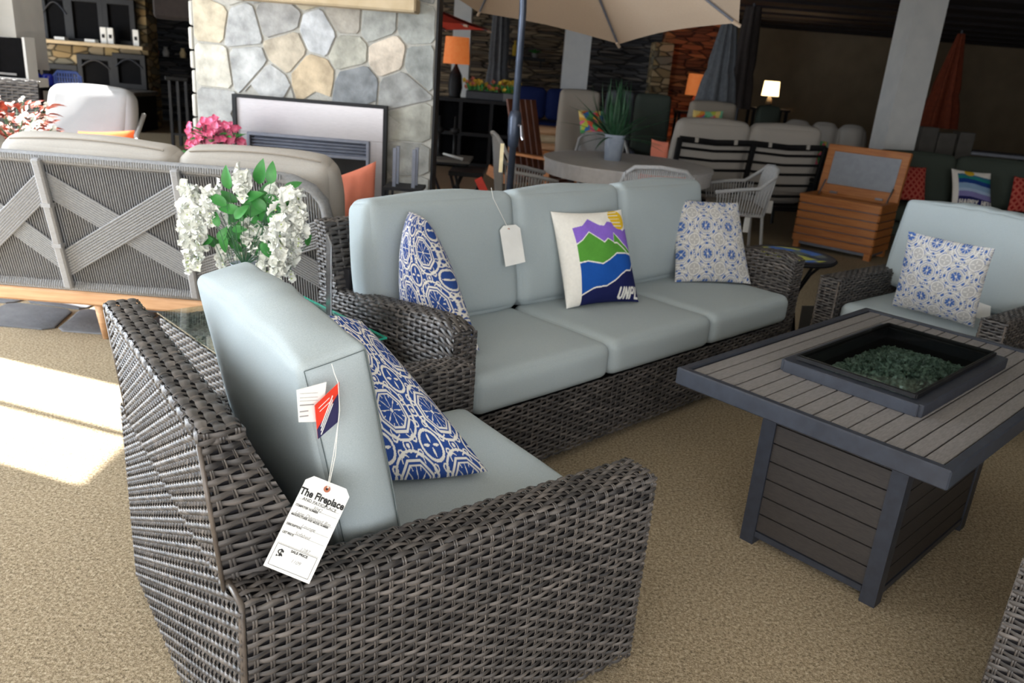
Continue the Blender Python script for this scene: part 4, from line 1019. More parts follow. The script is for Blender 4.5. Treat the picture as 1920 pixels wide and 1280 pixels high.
# tapered base
bw, bd, tw2, td2, bz, tz = .398, .243, .398, .243, .035, TH-.055
def bp_(sx, sy, z, inset=0):
    f = (z-bz)/(tz-bz); return (sx*(bw+(tw2-bw)*f-inset), sy*(bd+(td2-bd)*f-inset), z)
for sx in (-1, 1):
    for sy in (-1, 1):
        mb = MB(); a = .05
        P = []
        for z in (0.0, tz):
            c = bp_(sx, sy, z); P += [(c[0], c[1], z), (c[0]-sx*a, c[1], z), (c[0]-sx*a, c[1]-sy*a, z), (c[0], c[1]-sy*a, z)]
        mb.add(P, [(0, 1, 2, 3), (4, 5, 6, 7), (0, 1, 5, 4), (1, 2, 6, 5), (2, 3, 7, 6), (3, 0, 4, 7)]); mb.build('corner_post', M['charcoal'], ft, fix=True)
def side_panel(axis, s):
    mb = MB(); nsl = 8
    for i in range(nsl):
        za = bz+.02+(tz-bz-.02)*i/nsl+.0025; zb = bz+.02+(tz-bz-.02)*(i+1)/nsl-.0025; P = []
        for z in (za, zb):
            for ins in (.006, .022):
                if axis == 0: c0, c1 = bp_(s, -1, z, ins), bp_(s, 1, z, ins); P += [(c0[0], c0[1]+.045, z), (c1[0], c1[1]-.045, z)]
                else: c0, c1 = bp_(-1, s, z, ins), bp_(1, s, z, ins); P += [(c0[0]+.045, c0[1], z), (c1[0]-.045, c1[1], z)]
        mb.add(P, [(0, 1, 5, 4), (2, 3, 7, 6), (0, 1, 3, 2), (4, 5, 7, 6), (0, 2, 6, 4), (1, 3, 7, 5)])
    mb.build('slatted_panel', M['slatdark'], ft, fix=True)
    for zc in (bz+.008, tz-.01):
        mb = MB(); c = bp_(1, 1, zc, .012)
        if axis == 0: mb.box((s*c[0], 0, zc), (.02, 2*c[1]-.08, .022))
        else: mb.box((0, s*c[1], zc), (2*c[0]-.08, .02, .022))
        mb.build('panel_rail', M['charcoal'], ft)
for a, s in ((0, -1), (0, 1), (1, -1), (1, 1)): side_panel(a, s)
mb = MB(); mb.box((0, 0, .32), (.74, .43, .5)); mb.build('inner_box', M['core'], ft)
pl = thing('paper_tag', 'small cream paper tag showing under the fire table edge', 'tag', atz(1781, 921, .46)); mb = MB(); mb.box((0, 0, 0), (.05, .002, .035), Matrix.Rotation(.769, 3, 'Z')); mb.build('card', M['paper'], pl)
n_ft = Matrix.Rotation(.769, 3, 'Z') @ Vector((.10, -.252, 0)); pl.location = Vector((1.32, 2.566, .42))+n_ft

# ---- wicker side table between chair and sofa
sa = .002; c0 = Ls(-.56, .36, 0); 
stb = thing('wicker_side_table', 'square wicker side table with glass top between near chair and sofa', 'side table', Ls(-.60, .345, 0), ST)
mb = MB(); mb.box((.29, .33, .27), (.50, .60, .5)); mb.build('inner_frame', M['core'], stb)
acc = []; X1, Y1, Z1 = .56, .66, .535
wq(acc, (0, 0, .03), (X1, 0, .03), (X1, 0, Z1), (0, 0, Z1), seed=60); wq(acc, (0, Y1, .03), (0, 0, .03), (0, 0, Z1), (0, Y1, Z1), seed=61)
wq(acc, (X1, 0, .03), (X1, Y1, .03), (X1, Y1, Z1), (X1, 0, Z1), seed=62); wq(acc, (X1, Y1, .03), (0, Y1, .03), (0, Y1, Z1), (X1, Y1, Z1), seed=63)
weave_build('body', acc, stb)
acc = []; wq(acc, (0, 0, Z1), (X1, 0, Z1), (X1, Y1, Z1), (0, Y1, Z1), seed=64, pu=.026, pv=.024, wd=.021); weave_build('woven_top', acc, stb)
mb = MB(); mb.box((X1/2, Y1/2, .551), (X1+.012, Y1+.012, .008), b=.002); mb.build('glass_top', M['glass'], stb)
mb = MB(); mb.box((X1+.006, Y1/2, .551), (.003, Y1+.012, .007)); mb.box((X1/2, -.006, .551), (X1+.012, .003, .007)); mb.build('glass_edge', M['teal'], stb)

# flowers ------------------------------------------------------------
def leaf_pts(o, d, n, L, W, bend=.3, k=6):
    d = Vector(d).normalized(); n = Vector(n); n = (n-d*n.dot(d)).normalized(); s = d.cross(n); rows = []
    for i in range(k+1):
        t = i/k; p = Vector(o)+d*L*t-n*bend*L*t*t; w_ = W*math.sin(PI*min(1, t**.75))**.8*.5+.0004 if t < 1 else .0004
        rows.append([p-s*w_+n*w_*.35, p, p+s*w_+n*w_*.35])
    return np.array([[list(x) for x in r] for r in rows])
def petal_pts(o, d, n, L, W, bend, k=5):
    d = Vector(d).normalized(); n = Vector(n); n = (n-d*n.dot(d)).normalized(); s = d.cross(n); G = np.zeros((k+1, 5, 3))
    for i in range(k+1):
        t = i/k; w_ = W*.5*(math.sin(PI*(.08+.87*t**.7))**.7); p = Vector(o)+d*L*(t-.12*t*t)-n*bend*L*t*t
        for j in range(5):
            u = (j-2)/2; G[i, j] = p+s*w_*u+n*(W*.28*u*u*(.4+t)-.0)
    return G
def blossom(mb, o, d, s, np_=5, r=random):
    d = Vector(d).normalized(); a = d.orthogonal().normalized(); b = d.cross(a); ph = r.random()*6
    for i in range(np_):
        an = ph+2*PI*i/np_; q = a*math.cos(an)+b*math.sin(an)
        mb.grid(petal_pts(o, q*.9+d*.55, d-q*.3, s*r.uniform(.85, 1.1), s*.95, r.uniform(.0, .5)))
wf = thing('flowering_plant', 'white wisteria-like silk flowers with green leaves in a vase on the side table', 'flowers', Ls(-.33, .62, .556))
wv = at(455, 420, 2.86); wf.location = Vector((wv.x, 2.86, .556)); rr = random.Random(5)
mb = MB(); mb.lathe([(0, 0), (.045, 0), (.065, .05), (.07, .1), (.05, .16), (.042, .19), (.05, .2), (.046, .2), (.038, .19)], n=28); mb.build('vase', M['pot'], wf, smooth=True)
stems = MB(); lv = MB(); pe = MB(); cx = MB()
clus = [(352, 350, 505, .05), (372, 360, 500, .05), (395, 350, 420, .05), (455, 322, 370, .04), (440, 400, 440, .05), (470, 420, 470, .06), (455, 450, 500, .05), (500, 430, 540, .055), (525, 400, 545, .055), (545, 355, 480, .05), (560, 370, 460, .045), (515, 355, 380, .03), (418, 470, 500, .025), (545, 470, 520, .03), (365, 420, 500, .045)]
base = Vector((0, 0, .19))
for (px, y0_, y1_, sp) in clus:
    top_ = at(px, y0_, 2.86+rr.uniform(-.10, .12)); bot = at(px, y1_, top_.y-.02); o_ = wf.location
    stems.tube([base, base.lerp(top_-o_, .6)+Vector((0, 0, .07)), top_-o_, bot-o_], .0016, 5)
    n = int(abs(y1_-y0_)/7.5)+3
    for i in range(n):
        t = i/(n-1); p = top_.lerp(bot, t)-o_; tap = 1-.6*t
        for k in range(2):
            dd = Vector((rr.gauss(0, 1), rr.gauss(-.5, .8), rr.gauss(.1, .7))).normalized()
            pp = p+dd*sp*.55*tap*rr.random(); s_ = (.034 if t < .8 else .019)*rr.uniform(.8, 1.2)
            blossom(pe, pp, dd, s_, rr.choice((3, 4, 5)), rr); cx.lathe([(0, -.006), (.0035, -.003), (.004, .0), (0, .004)], pp, 6)
for (px, py, ang_, L) in ((430, 355, 1.7, .085), (485, 345, 1.35, .095), (508, 345, 1.5, .08), (425, 385, 2.6, .08), (455, 375, .5, .085), (490, 380, 1.2, .09), (505, 385, .4, .08), (535, 380, 1.0, .07), (410, 425, 1.9, .06), (420, 440, -1.6, .07), (400, 448, 3.5, .06), (435, 430, .2, .06), (480, 400, -.2, .09), (500, 410, .1, .08), (450, 395, 3.0, .08), (465, 400, .4, .07), (575, 460, 1.2, .05), (430, 452, -.6, .06), (490, 455, -1.0, .07), (470, 385, 2.2, .08), (440, 410, .9, .07), (520, 395, .7, .08), (500, 395, 2.4, .08)):
    p = at(px, py, 2.84+rr.uniform(-.05, .06))-wf.location; dd = Vector((math.cos(ang_), rr.uniform(-.5, .1), math.sin(ang_))); lv.grid(leaf_pts(p, dd, (rr.uniform(-.3, .3), -1, .5), L, L*.48, .25, 7))
    stems.tube([base, p*.6, p], .0012, 5)
for i in range(34):
    p = at(rr.uniform(405, 540), rr.uniform(350, 470), 2.88+rr.uniform(-.03, .08))-wf.location; an = rr.uniform(0, 6.28); dd = Vector((math.cos(an), rr.uniform(-.5, .2), math.sin(an)*.8+.2)); lv.grid(leaf_pts(p, dd, (rr.uniform(-.3, .3), -1, .5), rr.uniform(.06, .085), .034, .25, 6))
stems.build('stem', M['leafdark'], wf)['kind'] = 'stuff'; o = lv.build('leaf', M['leaf'], wf, smooth=True); o['kind'] = 'stuff'; o = pe.build('blossom', M['petal'], wf, smooth=True); o['kind'] = 'stuff'; cx.build('calyx', M['petalgreen'], wf)['kind'] = 'stuff'

# acrylic sign holder on the side table
sg = thing('acrylic_sign_holder', 'clear acrylic sign holder with printed sheet standing on the side table', 'sign holder', Ls(-.16, .42, .556))
p0 = at(622, 600, 2.78); sg.location = Vector((p0.x-.01, 2.78, .556)); dv = Vector((p0.x*.93+.02, 2.78, 0)).normalized(); sg.rotation_euler = (0, 0, math.atan2(dv.y, dv.x)+R(6))
mb = MB(); mb.box((0, .0022, .17), (.20, .0022, .33)); mb.box((0, -.0022, .17), (.20, .0022, .33)); mb.box((0, 0, .003), (.20, .08, .005)); mb.build('holder', M['acrylic'], sg)
mb = MB(); mb.box((0, 0, .17), (.19, .0010, .32)); mb.build('sheet', M['paper'], sg)
mb = MB(); mb.box((.0, -.0009, .29), (.12, .0005, .006)); 
for i in range(6): mb.box((-.01, -.0009, .25-i*.03), (.13, .0005, .003))
mb.build('printed_line', M['red'], sg)

# ================================================================ GREY ROPE SOFA (back view, left)
rp = thing('rope_sofa', 'grey rope-backed sofa on pale wood base seen from behind at left', 'sofa', (-2.15, 3.9, 0))
XL, XR = -.60, 1.22; zb_, zt_ = .285, .955; yb_, yt_ = 0.0, -.16
def RP(x, t, off=0): return Vector((x, yb_+(yt_-yb_)*t-off, zb_+(zt_-zb_)*t))
pts = [RP(XL, 0), RP(XL, .9), RP(XL+.03, .97), RP(XL+.1, 1)]+[RP(x, 1) for x in np.linspace(XL+.2, XR-.28, 8)]+[RP(XR-.16, .985), RP(XR-.07, .93), RP(XR-.02, .84), RP(XR, .7), RP(XR+.02, 0)]
MB().tube(pts, .026, 10).build('top_rail', M['rope'], rp, smooth=True)
MB().tube([RP(XL, .0), RP(XR+.02, 0)], .022, 8).build('bottom_rail', M['rope'], rp, smooth=True)
posts = (-.13, .52)
for i, x in enumerate(posts):
    mb = MB(); mb.box((0, 0, 0), (.042, .035, (RP(0, 1)-RP(0, 0)).length), Matrix.Rotation(math.atan2(.16, .67), 3, 'X'), b=.008); o = mb.build('back_post', M['ropepost'], rp); o.location = RP(x, .5, .036)
    for t_ in (.35, .66):
        MB().box((0, 0, 0), (.046, .04, .02)).build('post_joint', M['ropepost'], rp, loc=RP(x, t_, .037))
MB().add([tuple(RP(XL+.02, .02, -.012)), tuple(RP(XR-.03, .02, -.012)), tuple(RP(XR-.06, .72, -.012)), tuple(RP(XR-.28, .96, -.012)), tuple(RP(XL+.02, .96, -.012)), tuple(RP(XL+.02, .02, -.02)), tuple(RP(XR-.03, .02, -.02)), tuple(RP(XR-.06, .72, -.02)), tuple(RP(XR-.28, .96, -.02)), tuple(RP(XL+.02, .96, -.02))], [(0, 1, 2, 3, 4), (9, 8, 7, 6, 5)]+[(i, (i+1) % 5, 5+(i+1) % 5, 5+i) for i in range(5)]).build('gap_shade_sheet', M['core'], rp)  # added dark sheet, stands in for shade in the gaps between ropes
mb = MB(); n = 142
for i in range(n):
    x = XL+.02+(XR-XL-.04)*i/(n-1); tt_ = 1 if x < XR-.25 else max(.1, 1-((x-(XR-.25))/.27)**2.2*.32)
    a_, b_ = RP(x, .01), RP(x, tt_)
    mb.tube([a_, b_], .0036, 4)
mb.build('rope_panel', M['rope'], rp)['kind'] = 'stuff'
mb = MB()
for i in range(int((XR-XL)/.012)):   # lashings under the top rail and over the base rail
    x = XL+.05+i*.012
    if x < XR-.2: mb.tube([RP(x, .955, .004), RP(x, .99, .027), RP(x, 1.02, .022)], .0042, 4)
    mb.tube([RP(x, .045, .004), RP(x, -.0, .024), RP(x, -.03, .012)], .0042, 4)
mb.build('rail_lashing', M['rope'], rp)['kind'] = 'stuff'
def band(x0, t0, x1, t1, nrope=10, w=.125, off=.016):
    mb = MB(); d = Vector((x1-x0, 0, (t1-t0)*.645)).normalized(); pw = Vector((-d.z, 0, d.x))
    for k in range(nrope):
        f = (k/(nrope-1)-.5)*w; a_ = RP(x0, t0+f/.645, off); b_ = RP(x1, t1+f/.645, off); mb.tube([a_, b_], .0056, 5)
    mb.build('crossed_rope_band', M['rope'], rp)
edges = [XL, -.13, .52, XR]
for i in range(3):
    a_, b_ = edges[i]+.01, edges[i+1]-.01
    band(a_, .80, b_, .22, off=.010); band(a_, .20, b_, .80 if i < 2 else .62, off=.022)
mb = MB(); mb.box(((XL+XR)/2, .02, .225), (XR-XL+.06, .07, .075), b=.012); mb.build('base_beam', M['palewood'], rp)
for x, y in ((-.02, .03), (XR-.2, .03), (-.02, .75), (XR-.2, .75)):
    MB().tube([(x, y, .20), (x+.02, y, 0)], [.03, .018], 10).build('leg', M['palewood'], rp, smooth=True)
mb = MB(); mb.box(((XL+XR)/2, .42, .235), (XR-XL, .8, .05), b=.01); mb.build('seat_frame', M['palewood'], rp)
for i, (x0_, x1_) in enumerate(((XL, -.42), (-.41, .44), (.45, 1.2))):
    mb = MB(); cushion_mesh(mb, x1_-x0_, .68, .16, r=.05, crown=.015, seed=i, n=12); o = mb.build('seat_cushion', M['beige'], rp, smooth=True, loc=((x0_+x1_)/2, .47, .345)); weld(o)
for x0_, x1_, zt2 in ((-.60, -.42, .985), (-.415, .455, 1.01), (.46, 1.22, 1.015)):
    mb = MB(); h = .5; cushion_mesh(mb, x1_-x0_, .20, h, r=.075, crown=.03, seed=int(x1_*10)+20, n=22, wr=.008); o = mb.build('back_cushion', M['beige'], rp, smooth=True); weld(o)
    o.location = ((x0_+x1_)/2, .09, zt2-h/2+.02); o.rotation_euler = (-R(-12), 0, 0)
    mb = MB(); hx, hz = (x1_-x0_)/2, h/2
    mb.tube([(x, -.06-.03*(1-(x/hx)**2)*0, hz-.006+.03*(1-(x/hx)**2)) for x in np.linspace(-hx+.06, hx-.06, 14)], .004, 5); mb.build('piping', M['taupe'], o)
p0, p1, p2, p3 = at(637, 362, 4.30), at(702, 362, 4.38), at(705, 302, 4.42), at(634, 330, 4.30)
throw_pillow('coral pillow leaning at the right end of the grey rope sofa', [p0-Vector((0, 0, .2)), p1-Vector((0, 0, .2)), p2, p3], .13, None, m=M['orange'], n=24, cat='pillow', ear=.03)
mb = MB(); mb.tube([(XR+.02, .0, .3), (XR+.06, .35, .44), (XR+.08, .72, .6), (XR+.08, .78, .2)], .02, 8); mb.build('arm_rail', M['rope'], rp)

# pale armchair beyond the rope sofa ----------------------------------
pa = at(128, 235, 6.0)
ac = thing('rope_armchair', 'pale grey high-cushioned armchair with light rope arms beyond the rope sofa', 'chair', (pa.x, 6.0, 0), R(-4))
mb = MB(); cushion_mesh(mb, .66, .18, .66, r=.07, crown=.03, seed=41, n=22, wr=.006); o = mb.build('back_cushion', M['palefab'], ac, smooth=True, loc=(0, .28, .80)); weld(o); o.rotation_euler = (R(-14), 0, 0)
mb = MB(); cushion_mesh(mb, .66, .70, .16, r=.06, crown=.02, seed=42, n=14); weld(mb.build('seat_cushion', M['palefab'], ac, smooth=True, loc=(0, -.06, .42)))
for s in (-1, 1):
    mb = MB(); mb.tube([(s*.36, .42, .95), (s*.38, .25, .80), (s*.53, .0, .76), (s*.58, -.2, .74), (s*.56, -.35, .68), (s*.45, -.40, .50), (s*.40, -.30, .30)], .018, 8); mb.build('arm_rail', M['ropelight'], ac, smooth=True)
    mb = MB()
    for i in range(22):
        t = i/21; mb.tube([(s*(.40+.09*t), .22-.58*t, .79-.08*t), (s*.40, .2-.52*t, .34)], .0055, 4)
    mb.build('arm_rope_panel', M['ropelight'], ac)
mb = MB(); mb.box((0, 0, .28), (.74, .72, .06), b=.01); mb.build('seat_frame', M['ropelight'], ac)
mb = MB(); mb.lathe([(0, 0), (.24, 0), (.24, .02), (.05, .04), (.04, .25), (0, .25)], n=24); mb.build('swivel_base', M['charcoal'], ac)
q = [at(125, 262, 5.75), at(243, 262, 5.75), at(240, 246, 5.82), at(132, 248, 5.82)]
throw_pillow('orange pillow lying on the pale armchair seat', [q[0]-Vector((0, .0, .28)), q[1]-Vector((0, 0, .28)), q[2]+Vector((0, .1, 0)), q[3]+Vector((0, .1, 0))], .10, None, m=M['orange2'], n=20)

# plants behind the rope sofa ------------------------------------------
def stand(x, y, h, label, m='charcoal'):
    t = thing('plant_stand', label, 'side table', (x, y, 0)); MB().lathe([(0, h-.02), (.17, h-.02), (.17, h), (0, h)], n=24).build('top', M[m], t)
    MB().lathe([(0, 0), (.14, 0), (.14, .015), (.02, .03), (.02, h-.02), (0, h-.02)], n=16).build('pedestal', M[m], t); return t
def bouquet(name, label, c, z, R_, H_, petal, leaf, nf, nl, ps, potm, seed, group=None):
    t = thing(name, label, 'plant', (c.x, c.y, z)); r = random.Random(seed)
    MB().lathe([(0, 0), (.07, 0), (.095, .13), (.10, .14), (.085, .14), (.07, .12), (0, .12)], n=20).build('pot', M[potm], t, smooth=True)
    pe, lv, st_ = MB(), MB(), MB()
    for i in range(nf):
        an = r.uniform(0, 6.28); rad = R_*math.sqrt(r.random()); p = Vector((rad*math.cos(an), rad*math.sin(an)*.8, .17+(H_-.17)*r.uniform(.35, 1)*(1-.35*(rad/R_)**2)))
        st_.tube([(0, 0, .12), p*.6+Vector((0, 0, .04)), p], .0025, 4); blossom(pe, p, (p.x, p.y-.25, p.z*.3), ps*r.uniform(.8, 1.2), 5, r)
    for i in range(nl):
        an = r.uniform(0, 6.28); d = Vector((math.cos(an), math.sin(an), r.uniform(.1, 1.2))); p = Vector((d.x*R_*r.uniform(.1, .8), d.y*R_*.6, r.uniform(.14, H_*.8))); lv.grid(leaf_pts(p, d, (0, -.4, 1), r.uniform(.06, .10), .035, .3, 5))
    st_.build('stem', M['leafdark'], t); lv.build('leaf', M[leaf], t); pe.build('blossom', M[petal], t, smooth=True); return t
pp = at(403, 262, 4.95); stand(pp.x, 4.95, pp.z-.30, 'small round pedestal table under the pink flowers')
bouquet('pink_flower_pot', 'pot of bright pink flowers in front of the stone fireplace', Vector((pp.x, 4.95, 0)), pp.z-.30, .17, .44, 'pink', 'leaf', 90, 60, .034, 'greypot', 2)
pp = at(30, 225, 5.2); stand(pp.x, 5.2, pp.z-.32, 'round pedestal table under the rust-red plant at left edge')
bouquet('red_leaf_plant', 'rust-red and white leafy plant at the left edge beside the pale armchair', Vector((pp.x, 5.2, 0)), pp.z-.32, .27, .52, 'petal', 'redleaf', 40, 220, .022, 'terracotta', 3)

# ================================================================ FAR LEFT DISPLAY
DY = 14.55
def unit(px0, px1, py0, py1, Y, name, label, arch=False, group='black fireplaces on the stone display wall'):
    a_, b_ = at(px0, py1, Y), at(px1, py0, Y); w_, h_ = b_.x-a_.x, b_.z-a_.z
    t = thing(name, label, 'fireplace', ((a_.x+b_.x)/2, Y, a_.z), 0, group)
    mb = MB()
    for c, d in (((-w_/2+.05, 0, h_/2), (.10, .06, h_)), ((w_/2-.05, 0, h_/2), (.10, .06, h_)), ((0, 0, h_-.05), (w_, .06, .10)), ((0, 0, .05), (w_, .06, .10))): mb.box(c, d, b=.01)
    mb.build('surround', M['black'], t); MB().box((0, .02, h_/2), (w_-.15, .02, h_-.15)).build('glass_front', mat('dark_fireplace_glass', '08080a', .8, '0c0c0e', spec=.1), t)
    if arch:
        n = 12; MB().tube([(-w_*.4+w_*.8*i/n, -.035, h_*.62+math.sin(PI*i/n)*h_*.22) for i in range(n+1)], .012, 6).build('arch_trim', M['charcoal'], t)
    return t
unit(84, 128, -10, 82, DY-.05, 'display_fireplace', 'black arched fireplace insert, leftmost on the upper row of the display wall', True)
unit(133, 192, -5, 82, DY-.05, 'display_fireplace', 'black fireplace insert in the middle of the upper display row')
unit(198, 252, 0, 84, DY-.05, 'display_fireplace', 'black fireplace insert at the right of the upper display row')
unit(90, 146, 122, 160, DY-.05, 'display_fireplace', 'low black fireplace partly hidden at the left of the lower display row')
unit(150, 213, 105, 165, DY-.05, 'display_fireplace', 'black fireplace in the middle of the lower display row', True)
unit(216, 273, 103, 165, DY-.05, 'display_fireplace', 'black fireplace at the right of the lower display row', True)
a_, b_ = at(70, 84, DY-.1), at(280, 88, DY-.1)
mb = MB(); mb.box(((a_.x+b_.x)/2, DY-.22, b_.z-.03), (b_.x-a_.x, .26, .06), b=.01); tag(mb.build('display_shelf', M['mantel']), 'long stone shelf dividing the rows of black fireplaces on the display wall', 'shelf')
for px, w_, h_, lab in ((120, .14, .05, 'white brochure lying on the display shelf below the arched fireplace'), (176, .14, .05, 'white brochure lying on the display shelf below the middle fireplace')):
    p = at(px, 80, DY-.15); mb = MB(); mb.box((0, 0, h_/2), (w_*1.3, .12, h_), b=.004); o = mb.build('brochure_stack', M['paper'], loc=(p.x, DY-.22, b_.z)); tag(o, lab, 'brochure', 'brochures on the display shelf')
for px, lab in ((200, 'upright white brochure holder, left of the pair on the display shelf'), (213, 'upright white brochure holder, right of the pair on the display shelf'), (260, 'upright white brochure holder alone at the right end of the display shelf')):
    p = at(px, 80, DY-.15); t = thing('brochure_holder', lab, 'brochure holder', (p.x, DY-.22, b_.z), 0, 'brochure holders'); MB().box((0, 0, .13), (.10, .05, .26), b=.004).build('card', M['paper'], t); MB().box((0, -.027, .12), (.05, .004, .06)).build('printed_picture', M['ink'], t)
a_, b_ = at(150, 165, 14.0), at(275, 172, 14.0)
t = thing('raised_hearth', 'raised stone hearth bench with black grate in front of the display fireplaces', 'hearth', ((a_.x+b_.x)/2, 14.0, 0)); w_ = b_.x-a_.x
MB().box((0, 0, b_.z-.04), (w_, .9, .07), b=.01).build('slab', M['firebox'], t); MB().box((0, .05, (b_.z-.08)/2), (w_-.1, .8, b_.z-.08)).build('base', M['black'], t)
# dark bar height table
p0, p1 = at(322, 142, 12.2), at(358, 142, 12.2); fz = p0.z
t = thing('bar_stool', 'tall dark square bar stool left of the stone chimney', 'stool', ((p0.x+p1.x)/2, 12.2, 0)); w_ = p1.x-p0.x
MB().box((0, 0, fz-.03), (w_+.06, .36, .06), b=.01).build('seat', M['black'], t)
for sx in (-1, 1):
    for sy in (-1, 1): MB().box((sx*w_*.42, sy*.14, (fz-.06)/2), (.04, .04, fz-.06)).build('leg', M['charcoal'], t)
MB().box((0, -.14, .2), (w_*.85, .03, .03)).build('foot_rail', M['charcoal'], t)
# brown wooden beam end seen behind the chimney
p = at(338, 10, 9.0); mb = MB(); mb.box((0, 0, 0), (.5, .25, .42), b=.03); o = mb.build('mantel_beam_sample', M['browncanopy'], loc=(p.x, 9.0, p.z+.06)); tag(o, 'dark brown mantel beam sample mounted left of the stone chimney top', 'beam')
mb = MB(); mb.box((p.x, 9.3, (p.z)/2+.0), (.06, .06, p.z)); o = mb.build('display_post', M['blackmatte']); tag(o, 'thin black display post behind the left edge of the stone chimney', 'post')
# shelves with odds and ends behind
t = thing('dark_shelving', 'dark shelving with small ornaments in the shadow beside the display wall', 'shelf', (at(320, 100, 15.6).x, 15.6, 0))
for z_ in (.3, .75, 1.2): MB().box((0, 0, z_), (1.1, .4, .04)).build('shelf_board', M['black'], t)
for x_ in (-.55, .55): MB().box((x_, 0, .6), (.04, .4, 1.22)).build('side', M['black'], t)
for px, m_, lab in ((292, 'terracotta', 'small terracotta ornament on the dark shelving'), (311, 'white', 'small white jar on the dark shelving'), (343, 'candle', 'small cream figurine on the dark shelving')):
    p = at(px, 100, 15.5); MBo = MB().lathe([(0, 0), (.05, 0), (.06, .08), (.03, .14), (.035, .17), (0, .17)], n=14).build('ornament', M[m_], None, smooth=True, loc=(p.x, 15.5, 1.22)); tag(MBo, lab, 'ornament')
# product display box, wicker chair, jars, blue chair at far left
p0, p1 = at(-20, 140, 7.5), at(60, 73, 7.5)
t = thing('product_display', 'dark blue and black product display box with white base at the left edge', 'display', ((p0.x+p1.x)/2, 7.5, 0)); w_ = p1.x-p0.x
MB().box((0, 0, p0.z-.04), (w_+.02, .34, .08), b=.005).build('white_base', M['white'], t)
MB().box((0, -.08, (p0.z+p1.z)/2), (w_, .14, p1.z-p0.z), b=.004).build('screen', M['blackmatte'], t)
MB().box((-w_*.25, -.163, (p0.z+p1.z)/2), (w_*.42, .006, (p1.z-p0.z)*.98)).build('blue_panel', mat('deep_blue_print', '10244a', .4), t)
MB().box((-w_*.05, -.165, p0.z+.03), (w_*.75, .004, .018)).build('printed_line', M['pencil'], t)
MB().box((w_/2+.012, -.08, (p0.z+p1.z)/2), (.022, .15, p1.z-p0.z+.02)).build('white_side', M['white'], t)
MB().box((0, 0, (p0.z-.08)/2), (w_*.8, .3, p0.z-.08)).build('plinth', M['black'], t)
p0, p1 = at(-50, 215, 6.75), at(62, 152, 6.75)
t = thing('dark_wicker_chair', 'dark wicker chair back below the product display at left edge', 'chair', ((p0.x+p1.x)/2, 6.75, 0)); w_ = p1.x-p0.x
acc = []; wq(acc, (-w_/2, 0, .3), (w_/2, 0, .3), (w_/2, .06, p1.z), (-w_/2, .06, p1.z), pu=.05, pv=.024, wd=.021, seed=3); wq(acc, (-w_/2, .06, p1.z), (w_/2, .06, p1.z), (w_/2, .12, p1.z), (-w_/2, .12, p1.z), pu=.05, pv=.024, wd=.02, seed=4)
weave_build('backrest', acc, t); MB().box((0, .08, p1.z/2+.1), (w_-.02, .03, p1.z-.25)).build('inner_frame', M['core'], t); MB().box((0, .3, .38), (w_, .42, .10), b=.02).build('seat', M['core'], t)
for sx in (-1, 1):
    for y_ in (.08, .46): MB().box((sx*(w_/2-.04), y_, .17), (.05, .05, .34)).build('leg', M['core'], t)
tb = thing('dark_display_table', 'dark low display table carrying cobalt jars at left', 'table', (at(82, 160, 7.9).x, 7.9, 0)); zt = at(82, 160, 7.9).z
MB().box((0, 0, zt-.02), (.42, .34, .04), b=.005).build('top', M['black'], tb)
for sx in (-1, 1):
    for sy in (-1, 1): MB().box((sx*.18, sy*.14, (zt-.04)/2), (.03, .03, zt-.04)).build('leg', M['black'], tb)
for px, lab in ((70, 'cobalt blue glass jar, left of the pair on the dark display table'), (91, 'cobalt blue glass jar, right of the pair on the dark display table')):
    p = at(px, 160, 7.9); t = thing('glass_jar', lab, 'jar', (p.x, 7.9, zt), 0, 'cobalt jars'); MB().lathe([(0, 0), (.045, 0), (.05, .02), (.05, .09), (.035, .11), (0, .11)], n=18).build('body', M['cobalt'], t, smooth=True); MB().lathe([(0, .11), (.036, .11), (.036, .14), (0, .14)], n=18).build('lid', M['black'], t)
p0, p1 = at(106, 175, 8.6), at(149, 137, 8.6); w_ = p1.x-p0.x
t = thing('blue_rope_chair', 'small blue rope-backed chair behind the pale armchair', 'chair', ((p0.x+p1.x)/2, 8.6, 0), R(6)); mb = MB(); mb.tube([(-w_/2, 0, .35), (-w_/2, 0, p1.z-.04), (-w_/2+.04, 0, p1.z), (w_/2-.04, 0, p1.z), (w_/2, 0, p1.z-.04), (w_/2, 0, .35)], .015, 8); mb.build('frame', M['bluemesh'], t)
mb = MB()
for i in range(9): mb.tube([(-w_/2+w_*(i+1)/10, 0, .4), (-w_/2+w_*(i+1)/10, 0, p1.z)], .007, 4)
for i in range(12): mb.tube([(-w_/2, -.005, .5+(p1.z-.5)*i/12), (w_/2, -.005, .5+(p1.z-.5)*i/12)], .005, 4)
mb.build('rope_back', M['bluemesh'], t); MB().box((0, .2, .40), (w_, .4, .05), b=.01).build('seat', M['bluemesh'], t)
for sx in (-1, 1):
    for y_ in (.02, .38): MB().tube([(sx*(w_/2-.02), y_, .38), (sx*(w_/2), y_, 0)], .014, 8).build('leg', M['bluemesh'], t)

